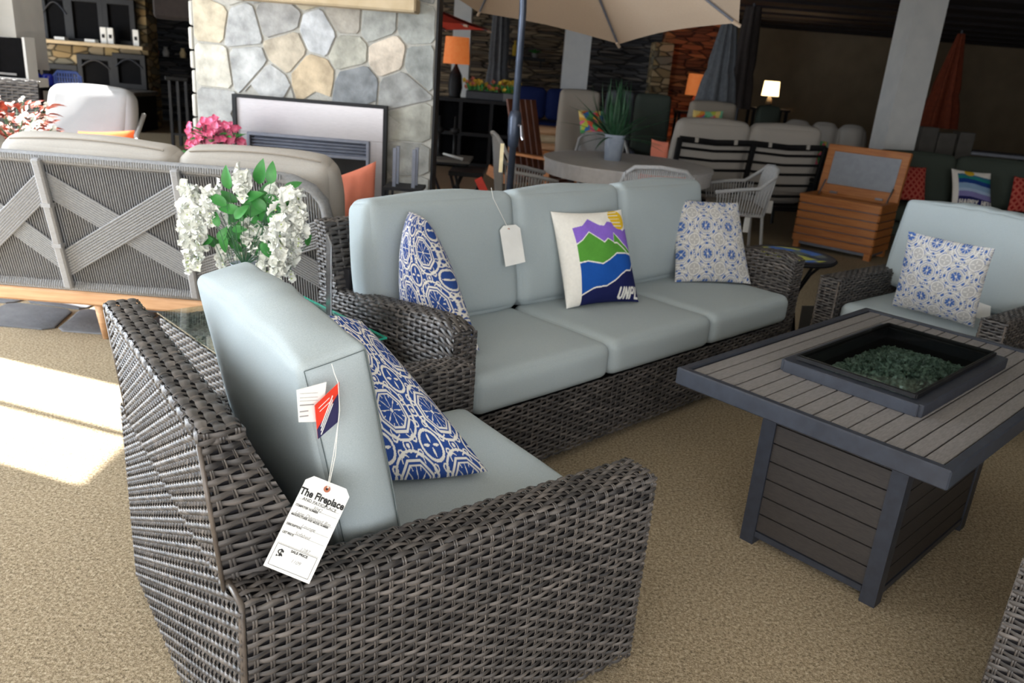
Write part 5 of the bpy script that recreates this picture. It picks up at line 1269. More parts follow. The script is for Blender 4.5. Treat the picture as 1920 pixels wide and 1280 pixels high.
# ================================================================ MIDDLE BACKGROUND
def market_umbrella(name, label, c, z0, tiltdir, k, rad, h, m, polem, nrib=8, phase=0, pole=True):
    t = thing(name, label, 'umbrella', (c[0], c[1], 0))
    ctr = Vector((0, 0, z0)); ax = Vector((math.cos(tiltdir)*math.sin(k), math.sin(tiltdir)*math.sin(k), math.cos(k)))
    rot = Vector((0, 0, 1)).rotation_difference(ax).to_matrix()
    def q(an, r_, hh): return ctr+rot @ Vector((r_*math.cos(an), r_*math.sin(an), hh))
    mb = MB(); nseg = nrib*8; nr = 10; P = np.zeros((nr+1, nseg, 3))
    for i in range(nr+1):
        f = i/nr
        for j in range(nseg):
            an0 = 2*PI*j/nseg+phase; u_ = ((an0-phase)/(2*PI/nrib)) % 1; chord = math.cos(PI/nrib)/math.cos((u_-.5)*2*PI/nrib); sagk = 1-.04*math.sin(PI*u_)
            # relative rotation frame: angles measured in the tilted disc
            P[i, j] = q(an0, rad*f*chord*sagk, h*(1-f)**1.05-.03*math.sin(PI*u_)*f*(1-f)*2)
    mb.grid(P, cv=True); mb.build('canopy', M[m], t, smooth=False)
    for j in range(nrib):
        an = 2*PI*j/nrib+phase; mb = MB(); mb.tube([q(an, rad*f, h*(1-f)**1.05-.014) for f in (.04, .3, .6, .85, .97)], .009, 6); rb = mb.build('rib', M['steeldark'], t)
        MB().tube([q(an, rad*.97, -.01), q(an, rad*1.01, -.018)], .013, 6).build('rib_tip', M['canopy'], rb)
        MB().tube([q(an, rad*.5, h*.5-.02), q(an, .03, -.10)], .007, 6).build('stretcher', M['steeldark'], t)
    return t, q
t, q = market_umbrella('market_umbrella', 'tan market umbrella tilted on a blue-grey crank pole behind the sofa', (-.10, 5.5), 2.305, R(58), -.001, 1.53, .45, 'canopy', 'pole', phase=R(58-45))
bpy.data.objects.remove  # keep
for ch in list(kids(t)):
    for g_ in kids(ch): bpy.data.objects.remove(g_)
    bpy.data.objects.remove(ch)
bpy.data.objects.remove(t)
t, q = market_umbrella('market_umbrella', 'tan market umbrella tilted on a blue-grey crank pole behind the sofa', (-.10, 5.5), 2.305, R(58), .365, 1.53, .45, 'canopy', 'pole', phase=R(58-90))
hub = q(0, 0, -.1)
MB().tube([(0, 0, .05), (0, 0, 1.86), hub*.4+Vector((0, 0, 1.86))*.6, hub, q(0, 0, .44)], [.024, .024, .024, .02, .02], 14).build('pole', M['pole'], t, smooth=True)
MB().lathe([(0, 0), (.30, 0), (.30, .03), (.26, .06), (.05, .07), (.035, .3), (.028, .32), (0, .32)], n=28).build('base', M['charcoal'], t, smooth=True)
cz = at(975, 240, 5.5).z
MB().lathe([(.026, cz-.13), (.034, cz-.12), (.042, cz-.04), (.045, cz+.06), (.036, cz+.10), (.024, cz+.11)], n=18).build('crank_housing', M['pole'], t, smooth=True)
MB().tube([(.03, -.045, cz+.02), (.045, -.075, cz+.02), (.055, -.075, cz-.05), (.065, -.085, cz-.07)], .009, 8).build('crank_handle', M['steel'], t)
tg = thing('hanging_tag', 'cream tag hanging from the umbrella pole below the crank', 'tag', (-.17, 5.44, cz-.20)); MB().box((0, 0, 0), (.025, .004, .19)).build('card', M['candle'], tg)

# round dining table with potted grass
dc = Vector((.95, 7.62, 0)); t = thing('dining_table', 'round grey dining table with a potted grass plant behind the sofa', 'table', dc)
P_ = [(.78*math.cos(2*PI*i/48), .86*math.sin(2*PI*i/48)) for i in range(48)]
MB().prism(P_, .63, .745).build('apron', M['zinc'], t); MB().prism([(a*1.015, b*1.015) for a, b in P_], .74, .765).build('tabletop', M['zinc'], t)
for an in (.6, 2.5, 3.8, 5.6): MB().tube([(.45*math.cos(an), .6*math.sin(an), .64), (.6*math.cos(an), .75*math.sin(an), 0)], .022, 8).build('leg', M['charcoal'], t)
pp = atz(1148, 300, .765); t = thing('potted_grass', 'spiky green grass plant in a pale blue pot on the dining table', 'plant', (pp.x, pp.y, .765))
sc_ = (at(1170, 272, pp.y).x-at(1130, 272, pp.y).x)/2
MB().lathe([(0, 0), (sc_*.78, 0), (sc_*.95, .22), (sc_*1.0, .235), (sc_*.9, .235), (sc_*.85, .2), (0, .2)], n=28).build('pot', M['pot'], t, smooth=True)
mb = MB(); r = random.Random(12)
for i in range(120):
    an = r.uniform(0, 6.28); tilt = abs(r.gauss(0, .62)); L = r.uniform(.28, .55); d = Vector((math.cos(an)*math.sin(tilt), math.sin(an)*math.sin(tilt), math.cos(tilt)))
    mb.grid(leaf_pts((.05*math.cos(an), .05*math.sin(an), .2), d, (d.x, d.y, .8), L, .024, r.uniform(.05, .45), 7))
for k in range(5):
    L = .62; d = Vector((.8+.1*k, -.1+.05*k, .45+.05*k)); mb.grid(leaf_pts((.03, 0, .2), d, (0, 0, 1), L, .02, .1, 7))
mb.build('leaf', M['leafdark'], t)
# rope dining chairs around it
def rope_chair(x, y, rz, label, hb=.86, m='ropelight'):
    t = thing('rope_dining_chair', label, 'chair', (x, y, 0), rz, 'rope dining chairs'); w_ = .29
    # faces +x ; back at -x ; one rail loops from arm to back to arm
    rail = [(.26, -w_, .62), (.05, -w_-.02, .66), (-.12, -w_-.01, .68), (-.24, -w_+.03, hb-.06), (-.28, -w_+.10, hb), (-.29, 0, hb+.015), (-.28, w_-.10, hb), (-.24, w_-.03, hb-.06), (-.12, w_+.01, .68), (.05, w_+.02, .66), (.26, w_, .62)]
    MB().tube(rail, .017, 8).build('arm_and_back_rail', M[m], t, smooth=True)
    mb = MB()
    for i in range(34):
        f = i/33; yy = -w_+.03+(2*w_-.06)*f; zz = hb+.01-.05*abs(2*f-1)**4; mb.tube([(-.28+.02*abs(2*f-1), yy, zz), (-.21, yy*.9, .44)], .0055, 4)
    for s in (-1, 1):
        for i in range(18):
            f = i/17; xx = -.2+.44*f; mb.tube([(xx, s*(w_+.01), .675-.05*f), (xx*.9, s*w_*.88, .44)], .0055, 4)
    mb.build('rope_shell', M[m], t)['kind'] = 'stuff'
    MB().box((.02, 0, .435), (.46, .5, .03), b=.01).build('seat', M[m], t)
    mb = MB(); cushion_mesh(mb, .44, .46, .06, r=.025, crown=.008, n=10); weld(mb.build('seat_pad', M['taupe'], t, smooth=True, loc=(.02, 0, .48)))
    for sx, sy in ((1, 1), (1, -1), (-1, 1), (-1, -1)): MB().tube([(sx*.2, sy*.22, .43), (sx*.25, sy*.25, 0)], .014, 8).build('leg', M[m], t)
    return t
rope_chair(1.95, 7.35, R(178), 'light grey rope dining chair at the right side of the round table', .84)
rope_chair(1.05, 6.36, R(82), 'light grey rope dining chair in front of the round table holding a coral pillow', .88)
rope_chair(.85, 9.0, R(-86), 'light grey rope dining chair on the far side of the round table', .88)
rope_chair(-.02, 7.15, R(10), 'light grey rope dining chair left of the round table beside the umbrella pole', .96)
throw_pillow('coral pillow inside the front rope dining chair', [Vector((.86, 6.34, .53)), Vector((1.27, 6.34, .53)), Vector((1.25, 6.27, .82)), Vector((.88, 6.27, .82))], .07, None, m=M['orange'], n=20)
# nesting tables by chimney
a_, b_ = at(790, 288, 7.4), at(884, 298, 7.4)
t = thing('glass_side_table', 'dark metal side table with glass top right of the stone chimney', 'side table', ((a_.x+b_.x)/2, 7.4, 0)); w_ = b_.x-a_.x; zt = b_.z
MB().box((0, 0, zt-.01), (w_, .5, .02)).build('top', M['firebox'], t)
for s in (-1, 1):
    MB().tube([(s*w_*.45, -.2, zt-.02), (s*w_*.1, -.2, .3), (-s*w_*.3, -.2, 0)], .014, 8).build('curved_leg', M['black'], t); MB().tube([(s*w_*.45, .2, zt-.02), (s*w_*.1, .2, .3), (-s*w_*.3, .2, 0)], .014, 8).build('curved_leg', M['black'], t)
a_, b_ = at(845, 316, 7.0), at(908, 320, 7.0)
t = thing('nesting_table', 'low black nesting table with curved legs beside the glass side table', 'side table', ((a_.x+b_.x)/2, 7.0, 0)); w_ = b_.x-a_.x; zt = b_.z
MB().box((0, 0, zt-.02), (w_, .4, .04), b=.004).build('top', M['black'], t)
for s in (-1, 1): 
    for y_ in (-.16, .16): MB().tube([(s*w_*.44, y_, zt-.04), (s*w_*.15, y_, zt*.5), (s*w_*.1, y_, .2), (s*w_*.4, y_, 0)], .013, 8).build('curved_leg', M['black'], t)
for px, lab in ((822, 'thin black candlestick left on the glass side table'), (851, 'thin black candlestick right on the glass side table')):
    p = at(px, 285, 7.45); zt = at(884, 298, 7.4).z; tag(MB().lathe([(0, 0), (.05, 0), (.05, .01), (.012, .03), (.012, .2), (.045, .22), (.045, .25), (.012, .26), (.01, .36), (0, .36)], n=14).build('candlestick', M['black'], None, smooth=True, loc=(p.x, 7.45, zt)), lab, 'candlestick', 'candlesticks')
p = at(855, 285, 7.25); t = tag(MB().tube([(-.09, 0, .05), (.09, 0, .012)], [.008, .016], 8).build('white_ladle', M['white'], None, smooth=True, loc=(p.x-.02, 7.2, at(884, 298, 7.4).z)), 'white ladle-like utensil lying on the glass side table', 'utensil')
p0 = at(905, 350, 6.0); mb = MB(); mb.box((0, 0, 0), (.06, .01, .16), Matrix.Rotation(-.5, 3, 'Y'), b=.002); o = mb.build('red_card', M['red'], loc=(p0.x+.0, 6.0, p0.z+.0)); o.location.z = p0.z-.01; tag(o, 'red card sticking up behind the sofa left of the umbrella pole', 'card')
# console with lamp and flowers -------------------------------------------
CY_ = 12.6; a_, b_ = at(806, 190, CY_), at(985, 193, CY_); zt = b_.z
t = thing('console_shelf', 'long black open shelf unit carrying a lamp and flowers', 'shelf', ((a_.x+b_.x)/2, CY_, 0)); w_ = b_.x-a_.x
for z_ in (.06, zt*.5, zt-.025): MB().box((0, 0, z_), (w_, .45, .05)).build('shelf_board', M['black'], t)
for i in range(4): MB().box((-w_/2+.03+(w_-.06)*i/3, 0, zt/2), (.05, .44, zt)).build('upright', M['black'], t)
MB().box((0, .22, zt/2), (w_, .02, zt-.05)).build('back_panel', M['blackmatte'], t)
def lamp(name, label, x, y, z, r_, h_, basem, shadem, bh, br, lit=0, colr=(1, .75, .45)):
    t = thing(name, label, 'lamp', (x, y, z)); MB().lathe([(0, 0), (br*.9, 0), (br*.8, .03), (br, bh*.3), (br*.85, bh*.65), (br*.25, bh*.9), (.012, bh), (0, bh)], n=20).build('lamp_base', M[basem], t, smooth=True)
    mb = MB(); mb.lathe([(r_*1.0, bh-.02), (r_*.88, bh-.02+h_)], n=28); mb.lathe([(r_*.87, bh-.02+h_), (r_*.99, bh-.02)], n=28); mb.build('lamp_shade', M[shadem], t, smooth=True)
    if lit:
        l = bpy.data.lights.new('bulb_light', 'POINT'); l.energy = lit; l.color = colr; l.shadow_soft_size = .05; o = link(bpy.data.objects.new('bulb_light', l)); o.parent = t; o.location = (0, 0, bh+h_*.4)
    return t
p = at(852, 190, CY_); lamp('table_lamp', 'table lamp with plastic-wrapped orange shade and dark woven base on the console', p.x, CY_, zt, .20, .38, 'black', 'shade_or', .50, .11)
p = at(893, 180, CY_)
def planter(px, label, cols, seed, w_=.5, m='charcoal'):
    p = at(px, 190, CY_); t = thing('flower_box', label, 'planter', (p.x, CY_-.05, zt)); MB().box((0, 0, .06), (w_, .2, .12), b=.01).build('box', M[m], t); r = random.Random(seed)
    for k, m_ in enumerate(cols):
        mb = MB()
        for i in range(22): blossom(mb, (r.uniform(-w_/2, w_/2)*1.1, r.uniform(-.1, .1), .15+r.random()*.14), (r.uniform(-.4, .4), -1, .5), .045, 5, r)
        mb.build('blossom', M[m_], t)
    mb = MB()
    for i in range(40): mb.grid(leaf_pts((r.uniform(-w_/2, w_/2), r.uniform(-.1, .1), .12), (r.uniform(-.6, .6), r.uniform(-.5, .3), 1), (0, -1, 0), .13, .04, .2, 4))
    mb.build('leaf', M['leaf'], t); return t
M['yellow'] = mat('yellow_petal', 'd8b53a', .6, 'e6c850'); M['peach'] = mat('peach_petal', 'c9715a', .6, 'd9896c')
planter(912, 'long flower box of orange and yellow blooms on the console', ['peach', 'yellow'], 5, .62)
planter(957, 'short grey pot of yellow blooms on the console', ['yellow'], 6, .24, 'greypot')
p = at(983, 190, CY_); tag(MB().lathe([(0, 0), (.07, 0), (.09, .2), (.10, .22), (.08, .22), (0, .18)], n=20).build('terracotta_pot', M['terracotta'], None, smooth=True, loc=(p.x, CY_-.02, zt)), 'bright terracotta pot at the right end of the console', 'pot')
# red umbrella behind chimney: slice of canopy
market_umbrella('red_umbrella', 'open red market umbrella half hidden behind the stone chimney', (at(815, 60, 9.5).x-.85, 10.2), 1.93, R(20), .0, 1.45, .42, 'redcanopy', 'pole', phase=R(12))
ru = [o for o in bpy.data.objects if o.name == 'red_umbrella'][0]; MB().tube([(0, 0, 0), (0, 0, 2.3)], .022, 10).build('pole', M['pole'], ru); MB().lathe([(0, 0), (.28, 0), (.28, .05), (0, .08)], n=20).build('base', M['charcoal'], ru)
def closed_umbrella(x, y, z0, z1, r0, r1, m, label, lean=0, nf=9, zb=None, seed=1):
    t = thing('closed_umbrella', label, 'umbrella', (x, y, 0)); rs = np.random.RandomState(seed); nr = 14; ns = nf*6; P = np.zeros((nr+1, ns, 3))
    for i in range(nr+1):
        f = i/nr; z_ = z0+(z1-z0)*f
        for j in range(ns):
            an = 2*PI*j/ns; rad = (r0+(r1-r0)*f)*(1+.22*math.sin(nf*an+f*2))*(1-.12*math.exp(-((f-.35)/.06)**2)); P[i, j] = (rad*math.cos(an)+lean*(z_-z0), rad*math.sin(an), z_)
    mb = MB(); mb.grid(P, cv=True); mb.build('folded_canopy', M[m], t, smooth=True)
    MB().tube([(0, 0, 0.03), (lean*(z1-z0), 0, z1+.05)], .02, 8).build('pole', M['charcoal'], t); MB().lathe([(0, 0), (.26, 0), (.26, .05), (.05, .08), (0, .08)], n=20).build('base', M['charcoal'], t); return t
p = at(935, 100, 13.6); closed_umbrella(p.x, 13.6, .95, 2.6, .17, .10, 'greycanopy', 'closed grey umbrella standing in front of the brown ledgestone wall')
p = at(1352, 120, 11.6); closed_umbrella(p.x, 11.6, 1.28, 2.5, .24, .06, 'greycanopy', 'closed slate-blue umbrella right of the rust brick wall', .03)
p = at(1398, 110, 12.4); closed_umbrella(p.x, 12.4, 1.2, 2.6, .17, .10, 'browncanopy', 'closed dark brown umbrella beside the slate-blue one', .0, 7, seed=4)
p = at(1775, 150, 13.5); closed_umbrella(p.x, 13.5, 1.12, 2.55, .28, .05, 'orangecanopy', 'closed burnt orange umbrella in the dark corner right of the white column', .04, 8)
# bracket shelf with yellow bottle on stone wall
p = at(985, 110, 15.05); t = thing('wall_shelf', 'dark bracket shelf mounted on the brown ledgestone wall', 'shelf', (p.x, 15.05, p.z)); MB().box((0, 0, 0), (.72, .26, .06)).build('board', M['black'], t)
for s in (-1, 1): MB().box((s*.28, .06, -.08), (.03, .14, .12)).build('bracket', M['black'], t)
q_ = at(964, 108, 15.0); tag(MB().lathe([(0, 0), (.04, 0), (.04, .16), (.018, .2), (.018, .26), (0, .26)], n=14).build('yellow_bottle', M['yellow'], None, smooth=True, loc=(q_.x, 15.0, p.z+.03)), 'yellow bottle on the dark wall shelf', 'bottle')
q_ = at(1002, 108, 15.0); t = thing('shelf_plant', 'small green plant on the dark wall shelf', 'plant', (q_.x, 15.0, p.z+.03)); MB().lathe([(0, 0), (.05, 0), (.06, .07), (0, .07)], n=12).build('pot', M['greypot'], t)
mb = MB(); r = random.Random(3)
for i in range(24): an = r.uniform(0, 6.28); mb.grid(leaf_pts((0, 0, .06), (math.cos(an), math.sin(an)*.5, .8), (0, 0, 1), .13, .04, .4, 4))
mb.build('leaf', M['leaf'], t)
# wooden rocking chair, navy sofa, stacked boards
p = at(1012, 235, 9.4); t = thing('wooden_adirondack_chair', 'reddish-brown wooden slatted chair seen at an angle behind the umbrella pole', 'chair', (p.x-.05, 9.45, 0), R(-42))
M['mahog'] = mat('mahogany_stain', '5e3220', .5, '6e3d28', 8); 
for i in range(5): MB().box((-.12, -.2+.1*i, .72), (.03, .085, .95), Matrix.Rotation(-.28, 3, 'Y'), b=.004).build('back_slat', M['mahog'], t)
for i in range(5): MB().box((.10+.1*i, 0, .36-.02*i), (.085, .54, .025), b=.004).build('seat_slat', M['mahog'], t)
for s in (-1, 1):
    MB().box((.2, s*.31, .60), (.7, .10, .03), b=.004).build('armrest', M['teak'], t); MB().box((.48, s*.28, .29), (.08, .03, .58)).build('leg', M['teak'], t); MB().box((.02, s*.28, .22), (.95, .03, .12), Matrix.Rotation(.3, 3, 'Y')).build('leg', M['teak'], t)
a_, b_ = at(990, 168, 12.0), at(1048, 170, 12.0); w_ = 1.0
t = thing('navy_sofa', 'navy blue cushioned sofa far behind the umbrella pole', 'sofa', ((a_.x+b_.x)/2+.05, 12.0, 0)); zt2 = b_.z
for s in (-1, 1):
    mb = MB(); cushion_mesh(mb, .42, .16, .42, r=.05, n=10); weld(mb.build('back_cushion', M['navyfab'], t, smooth=True, loc=(s*.22, .1, zt2-.2)))
mb = MB(); cushion_mesh(mb, .9, .6, .16, r=.05, n=10); weld(mb.build('seat_cushion', M['navyfab'], t, smooth=True, loc=(0, -.2, zt2-.52))); MB().box((0, -.05, (zt2-.6)/2+.02), (.98, .75, zt2-.62), b=.02).build('frame', M['palewood'], t)
a_ = at(1046, 232, 11.0)
for k, lab in enumerate(('lowest', 'second', 'topmost')):
    mb = MB(); mb.box((0, 0, 0), (.42, .4, .10), b=.03); o = mb.build('folded_cushion', M['palewood' if k != 1 else 'mantel'], loc=(a_.x-.14, 11.0, .55+.105*k)); tag(o, 'tan seat cushion, %s of the stack on the small teak table' % lab, 'cushion', 'stacked tan cushions')
t = thing('small_teak_table', 'small teak table carrying tan cushions behind the umbrella pole', 'table', (a_.x-.14, 11.0, 0)); MB().box((0, 0, .48), (.5, .45, .03)).build('top', M['teak'], t)
for sx in (-1, 1):
    for sy in (-1, 1): MB().box((sx*.2, sy*.18, .23), (.04, .04, .46)).build('leg', M['teak'], t)
# tall taupe armchair with floral pillow
def block_chair(px0, px1, pytop, Y, m, label, depth=.7, rz=0, name='upholstered_armchair', zs=.45, arms=True):
    a_, b_ = at(px0, pytop, Y), at(px1, pytop, Y); w_ = b_.x-a_.x; zt = (a_.z+b_.z)/2; t = thing(name, label, 'chair', ((a_.x+b_.x)/2, Y, 0), rz)
    mb = MB(); cushion_mesh(mb, w_, .16, zt-zs+.05, r=.05, n=14, crown=.015); weld(mb.build('backrest', M[m], t, smooth=True, loc=(0, .12, (zt+zs-.05)/2)))
    mb = MB(); cushion_mesh(mb, w_-.04, depth*.8, .16, r=.05, n=10); weld(mb.build('seat_cushion', M[m], t, smooth=True, loc=(0, -.22, zs-.08)))
    MB().box((0, -.1, .2), (w_-.02, depth, .24), b=.01).build('frame', M['charcoal'], t)
    for sx in (-1, 1):
        for y_ in (-.1-depth/2+.05, -.1+depth/2-.05): MB().box((sx*(w_/2-.05), y_, .05), (.05, .05, .1)).build('leg', M['charcoal'], t)
        if arms: MB().box((sx*(w_/2+.03), -.15, .42), (.06, depth*.85, .36), b=.015).build('armrest', M['charcoal'], t)
    return t
block_chair(1052, 1128, 170, 10.4, 'taupe', 'tall taupe upholstered chair beyond the round table with floral pillow', arms=False)
q = [at(1088, 250, 10.05), at(1135, 252, 10.05), at(1130, 208, 10.2), at(1084, 206, 10.2)]
throw_pillow('bright multicoloured floral pillow on the tall taupe chair', q, .10, florals, n=40, group='floral pillows')
block_chair(1196, 1262, 178, 11.2, 'greenfab', 'dark brown upholstered chair beyond the potted grass', arms=True, name='dark_armchair')
block_chair(1140, 1192, 172, 12.2, 'greycanopy', 'slate grey padded chair far behind the potted grass', name='grey_armchair')
block_chair(1298, 1385, 192, 10.6, 'taupe', 'taupe square-backed chair behind the slatted loveseat', arms=False, zs=.6)
q = [at(1296, 232, 10.25)-Vector((0, 0, .42)), at(1358, 236, 10.25)-Vector((0, 0, .42)), at(1356, 208, 10.3), at(1300, 206, 10.3)]
throw_pillow('yellow and blue floral pillow on the taupe chair behind the loveseat', q, .08, florals, n=30, group='floral pillows')
block_chair(1425, 1468, 200, 12.3, 'greenfab', 'dark chair standing behind the right half of the slatted loveseat', arms=False, name='dark_armchair')

# slatted loveseat from behind
lx0, lx1 = at(1270, 262, 8.5), at(1540, 300, 8.75)
ls_ = thing('slatted_loveseat', 'black slat-back loveseat with high taupe cushions seen from behind', 'sofa', (1.52, 8.45, 0), math.atan2(.30, 1.60)); LW = 1.62
def LP(x, z): return Vector((x, -.10*(z-.35)/.6*-1*-1, z))   # back leans towards the viewer
for x in (0, LW/2, LW): MB().box((x, LP(x, .6).y-.01, .58), (.05, .045, .80), Matrix.Rotation(.16, 3, 'X'), b=.006).build('back_post', M['black'], ls_)
for i, z in enumerate((.965, .88, .78, .68, .56, .44)):
    for (x0, x1) in ((0, LW/2), (LW/2, LW)):
        MB().tube([(x0, LP(0, z).y, z), ((x0+x1)/2, LP(0, z).y+.02, z-.02), (x1, LP(0, z).y, z)], .022 if i == 0 else .015, 6, flat=1.6 if i == 0 else 1).build('back_slat', M['black'], ls_)
for k in range(2):
    mb = MB(); cushion_mesh(mb, LW/2-.02, .17, .72, r=.07, crown=.03, seed=50+k, n=18, wr=.005); o = mb.build('back_cushion', M['beige'], ls_, smooth=True, loc=(LW/4+k*LW/2, .085, .80)); weld(o); o.rotation_euler = (R(9), 0, 0)
    mb = MB(); cushion_mesh(mb, LW/2-.02, .62, .15, r=.06, crown=.02, seed=52+k, n=12); weld(mb.build('seat_cushion', M['beige'], ls_, smooth=True, loc=(LW/4+k*LW/2, .45, .40)))
    for f in (.22, .75): MB().box((LW/2*(k+f), -.115, .965), (.035, .03, .05), b=.004).build('cushion_strap', M['beige'], ls_)
for s in (0, LW):
    MB().tube([(s, -.02, .62), (s, .4, .60), (s, .72, .58), (s, .76, .3), (s, .74, 0)], .02, 8).build('armrest', M['black'], ls_); MB().box((s, .35, .30), (.04, .8, .04)).build('side_rail', M['black'], ls_); MB().tube([(s, .0, .3), (s, -.04, 0)], .02, 8).build('leg', M['black'], ls_)
MB().box((LW/2, 0.02, .29), (LW, .05, .05)).build('rear_rail', M['black'], ls_); MB().box((LW/2, .4, .30), (LW, .7, .02)).build('seat_deck', M['black'], ls_)
LL = lambda a, b, z: local(ls_, a, b, z)
throw_pillow('narrow coral pillow at the left end of the slatted loveseat', [LL(-.04, .55, .50), LL(.04, .22, .49), LL(.0, .20, .90), LL(-.08, .52, .90)], .10, None, m=M['orange'], n=18)
def hang_tag(p, top, w_, h_, label):
    t = thing('hanging_price_tag', label, 'price tag', p); MB().box((0, 0, 0), (w_, .006, h_), b=.001).build('card', M['paper'], t); MB().tube([(0, 0, h_/2), top-p], .002, 4).build('string', M['string'], t)
p = at(1442, 388, 8.42); hang_tag(p, Vector((p.x, 8.62, .30)), .07, .13, 'small white tag hanging below the slatted loveseat')
p = at(1400, 418, 7.15); hang_tag(p, Vector((1.95, 7.15, p.z+.12)), .05, .17, 'narrow white tag hanging from the right rope dining chair')
# distant taupe sofa with pillows
a_, b_ = at(1484, 225, 11.0), at(1632, 245, 11.0); w_ = b_.x-a_.x
t = thing('taupe_sofa', 'distant taupe three-cushion sofa left of the white column', 'sofa', ((a_.x+b_.x)/2, 11.2, 0), R(-18))
for i in range(3):
    mb = MB(); cushion_mesh(mb, w_/3, .22, .52, r=.09, crown=.03, seed=60+i, n=14, wr=.006); o = mb.build('back_cushion', M['beige'], t, smooth=True, loc=(-w_/3+i*w_/3, .1, .86)); weld(o); o.rotation_euler = (R(-20), 0, 0)
mb = MB(); cushion_mesh(mb, w_, .7, .18, r=.07, n=12); weld(mb.build('seat_cushion', M['beige'], t, smooth=True, loc=(0, -.3, .48))); MB().box((0, -.2, .22), (w_+.06, .9, .34), b=.02).build('base', M['charcoal'], t)
q = [at(1508, 312, 10.55), at(1545, 318, 10.55), at(1553, 266, 10.7), at(1526, 260, 10.7)]; q[0].z = .60; q[1].z = .60
throw_pillow('floral pillow in pink blue and green beside the open chest', q, .10, florals, n=40, group='floral pillows')

# far lamp, dark table
LY = 15.5; a_ = at(1440, 202, LY)
t = thing('lamp_table', 'dark side table under the lit lamp at the back wall', 'side table', (at(1440, 200, LY).x, LY, 0)); zt = at(1440, 203, LY).z
MB().box((0, 0, zt-.02), (.7, .5, .04)).build('top', M['black'], t); 
for sx in (-1, 1):
    for sy in (-1, 1): MB().box((sx*.3, sy*.2, (zt-.04)/2), (.05, .05, zt-.04)).build('leg', M['black'], t)
lamp('lit_table_lamp', 'lit table lamp with glowing cream shade at the back wall', at(1440, 200, LY).x, LY, zt, .155, .26, 'black', 'shade_wh', .24, .06, lit=32)
p = at(1316, 160, 13.6); lamp('orange_table_lamp', 'orange-shaded lamp glowing against the rust brick wall', p.x, 14.0, 1.05, .18, .34, 'black', 'shade_or', .28, .08, lit=10, colr=(1, .5, .25))
t = thing('brick_side_table', 'dark table under the orange lamp by the rust brick wall', 'side table', (p.x, 14.0, 0)); MB().box((0, 0, 1.03), (.6, .45, .04)).build('top', M['black'], t)
for sx in (-1, 1):
    for sy in (-1, 1): MB().box((sx*.26, sy*.18, .505), (.04, .04, 1.01)).build('leg', M['black'], t)

# teak chest with raised lid
cA, cB = Vector((2.80, 8.15, 0)), Vector((3.40, 7.62, 0)); ca = math.atan2(cB.y-cA.y, cB.x-cA.x); CWd = (cB-cA).length; CDp = .46; CHt = .53
ch = thing('teak_chest', 'open slatted teak cooler chest with raised grey-lined lid behind the sofa', 'chest', cA, ca)
MB().box((CWd/2, CDp/2, .26), (CWd-.03, CDp-.03, .44)).build('inner_box', M['steeldark'], ch)
for i in range(6):
    z = .07+.078*i; MB().box((CWd/2, .004, z+.035), (CWd, .022, .068), b=.005).build('front_slat', M['teak'], ch); MB().box((CWd/2, CDp-.004, z+.035), (CWd, .022, .068), b=.005).build('rear_slat', M['teak'], ch)
    for s in (.004, CWd-.004): MB().box((s, CDp/2, z+.035), (.022, CDp, .068), b=.005).build('side_slat', M['teak'], ch)
mb = MB(); mb.box((CWd/2, .02, CHt), (CWd+.02, .06, .03), b=.006); mb.box((CWd/2, CDp-.02, CHt), (CWd+.02, .06, .03), b=.006); mb.box((.02, CDp/2, CHt), (.06, CDp, .03), b=.006); mb.box((CWd-.02, CDp/2, CHt), (.06, CDp, .03), b=.006); mb.build('rim', M['teak'], ch)
for x, y in ((.04, .04), (CWd-.04, .04), (.04, CDp-.04), (CWd-.04, CDp-.04)): MB().box((x, y, .04), (.06, .06, .08)).build('leg', M['teak'], ch)
LH = .50; lid = MB()
for c, d in (((CWd/2, 0, LH-.035), (CWd+.02, .05, .07)), ((CWd/2, 0, .05), (CWd+.02, .05, .10)), ((.03, 0, LH/2), (.075, .05, LH)), ((CWd-.03, 0, LH/2), (.075, .05, LH))): lid.box(c, d, b=.006)
lo = lid.build('lid', M['teak'], ch, loc=(0, CDp-.02, CHt)); lo.rotation_euler = (R(-10), 0, 0)
MB().box((CWd/2, -.005, LH/2+.02), (CWd-.13, .03, LH-.16), b=.003).build('lid_lining', M['panel'], lo)
for x in (.06, CWd-.06): MB().tube([(x, CDp-.04, CHt+.14), (x, CDp-.16, CHt)], .008, 6).build('lid_stay', M['steel'], ch)
for x in (.17, CWd-.17): MB().box((x, CDp-.05, CHt+.025), (.07, .03, .02)).build('hinge', M['steel'], ch)
# green sofa
G0 = at(1672, 292, 8.9); gs = thing('green_sofa', 'dark green cushioned sofa with red and wave pillows behind the right chair', 'sofa', (3.95, 8.95, 0), R(-9)); GW = 2.5
for i in range(3):
    mb = MB(); cushion_mesh(mb, .80, .2, .52, r=.06, crown=.02, seed=70+i, n=14, wr=.004); o = mb.build('back_cushion', M['greenfab'], gs, smooth=True, loc=(.28+i*.82, .0, .72)); weld(o); o.rotation_euler = (R(-12), 0, 0)
    mb = MB(); cushion_mesh(mb, .80, .7, .16, r=.05, crown=.015, seed=74+i, n=12); weld(mb.build('seat_cushion', M['greenfab'], gs, smooth=True, loc=(.28+i*.82, -.38, .40)))
MB().box((1.1, -.3, .24), (GW, .85, .14), b=.02).build('frame', M['greenfab'], gs)
M['greenmetal'] = mat('grey_green_metal', '5c645c', .5)
for x in (-.16, GW-.14):
    MB().tube([(x, -.72, 0), (x, -.72, .64)], .03, 10).build('arm_post', M['greenmetal'], gs); MB().tube([(x, -.76, .65), (x, .06, .68)], .035, 8, flat=.5).build('armrest', M['greenmetal'], gs); MB().tube([(x, .0, 0), (x, .05, .68)], .025, 8).build('rear_post', M['greenmetal'], gs)
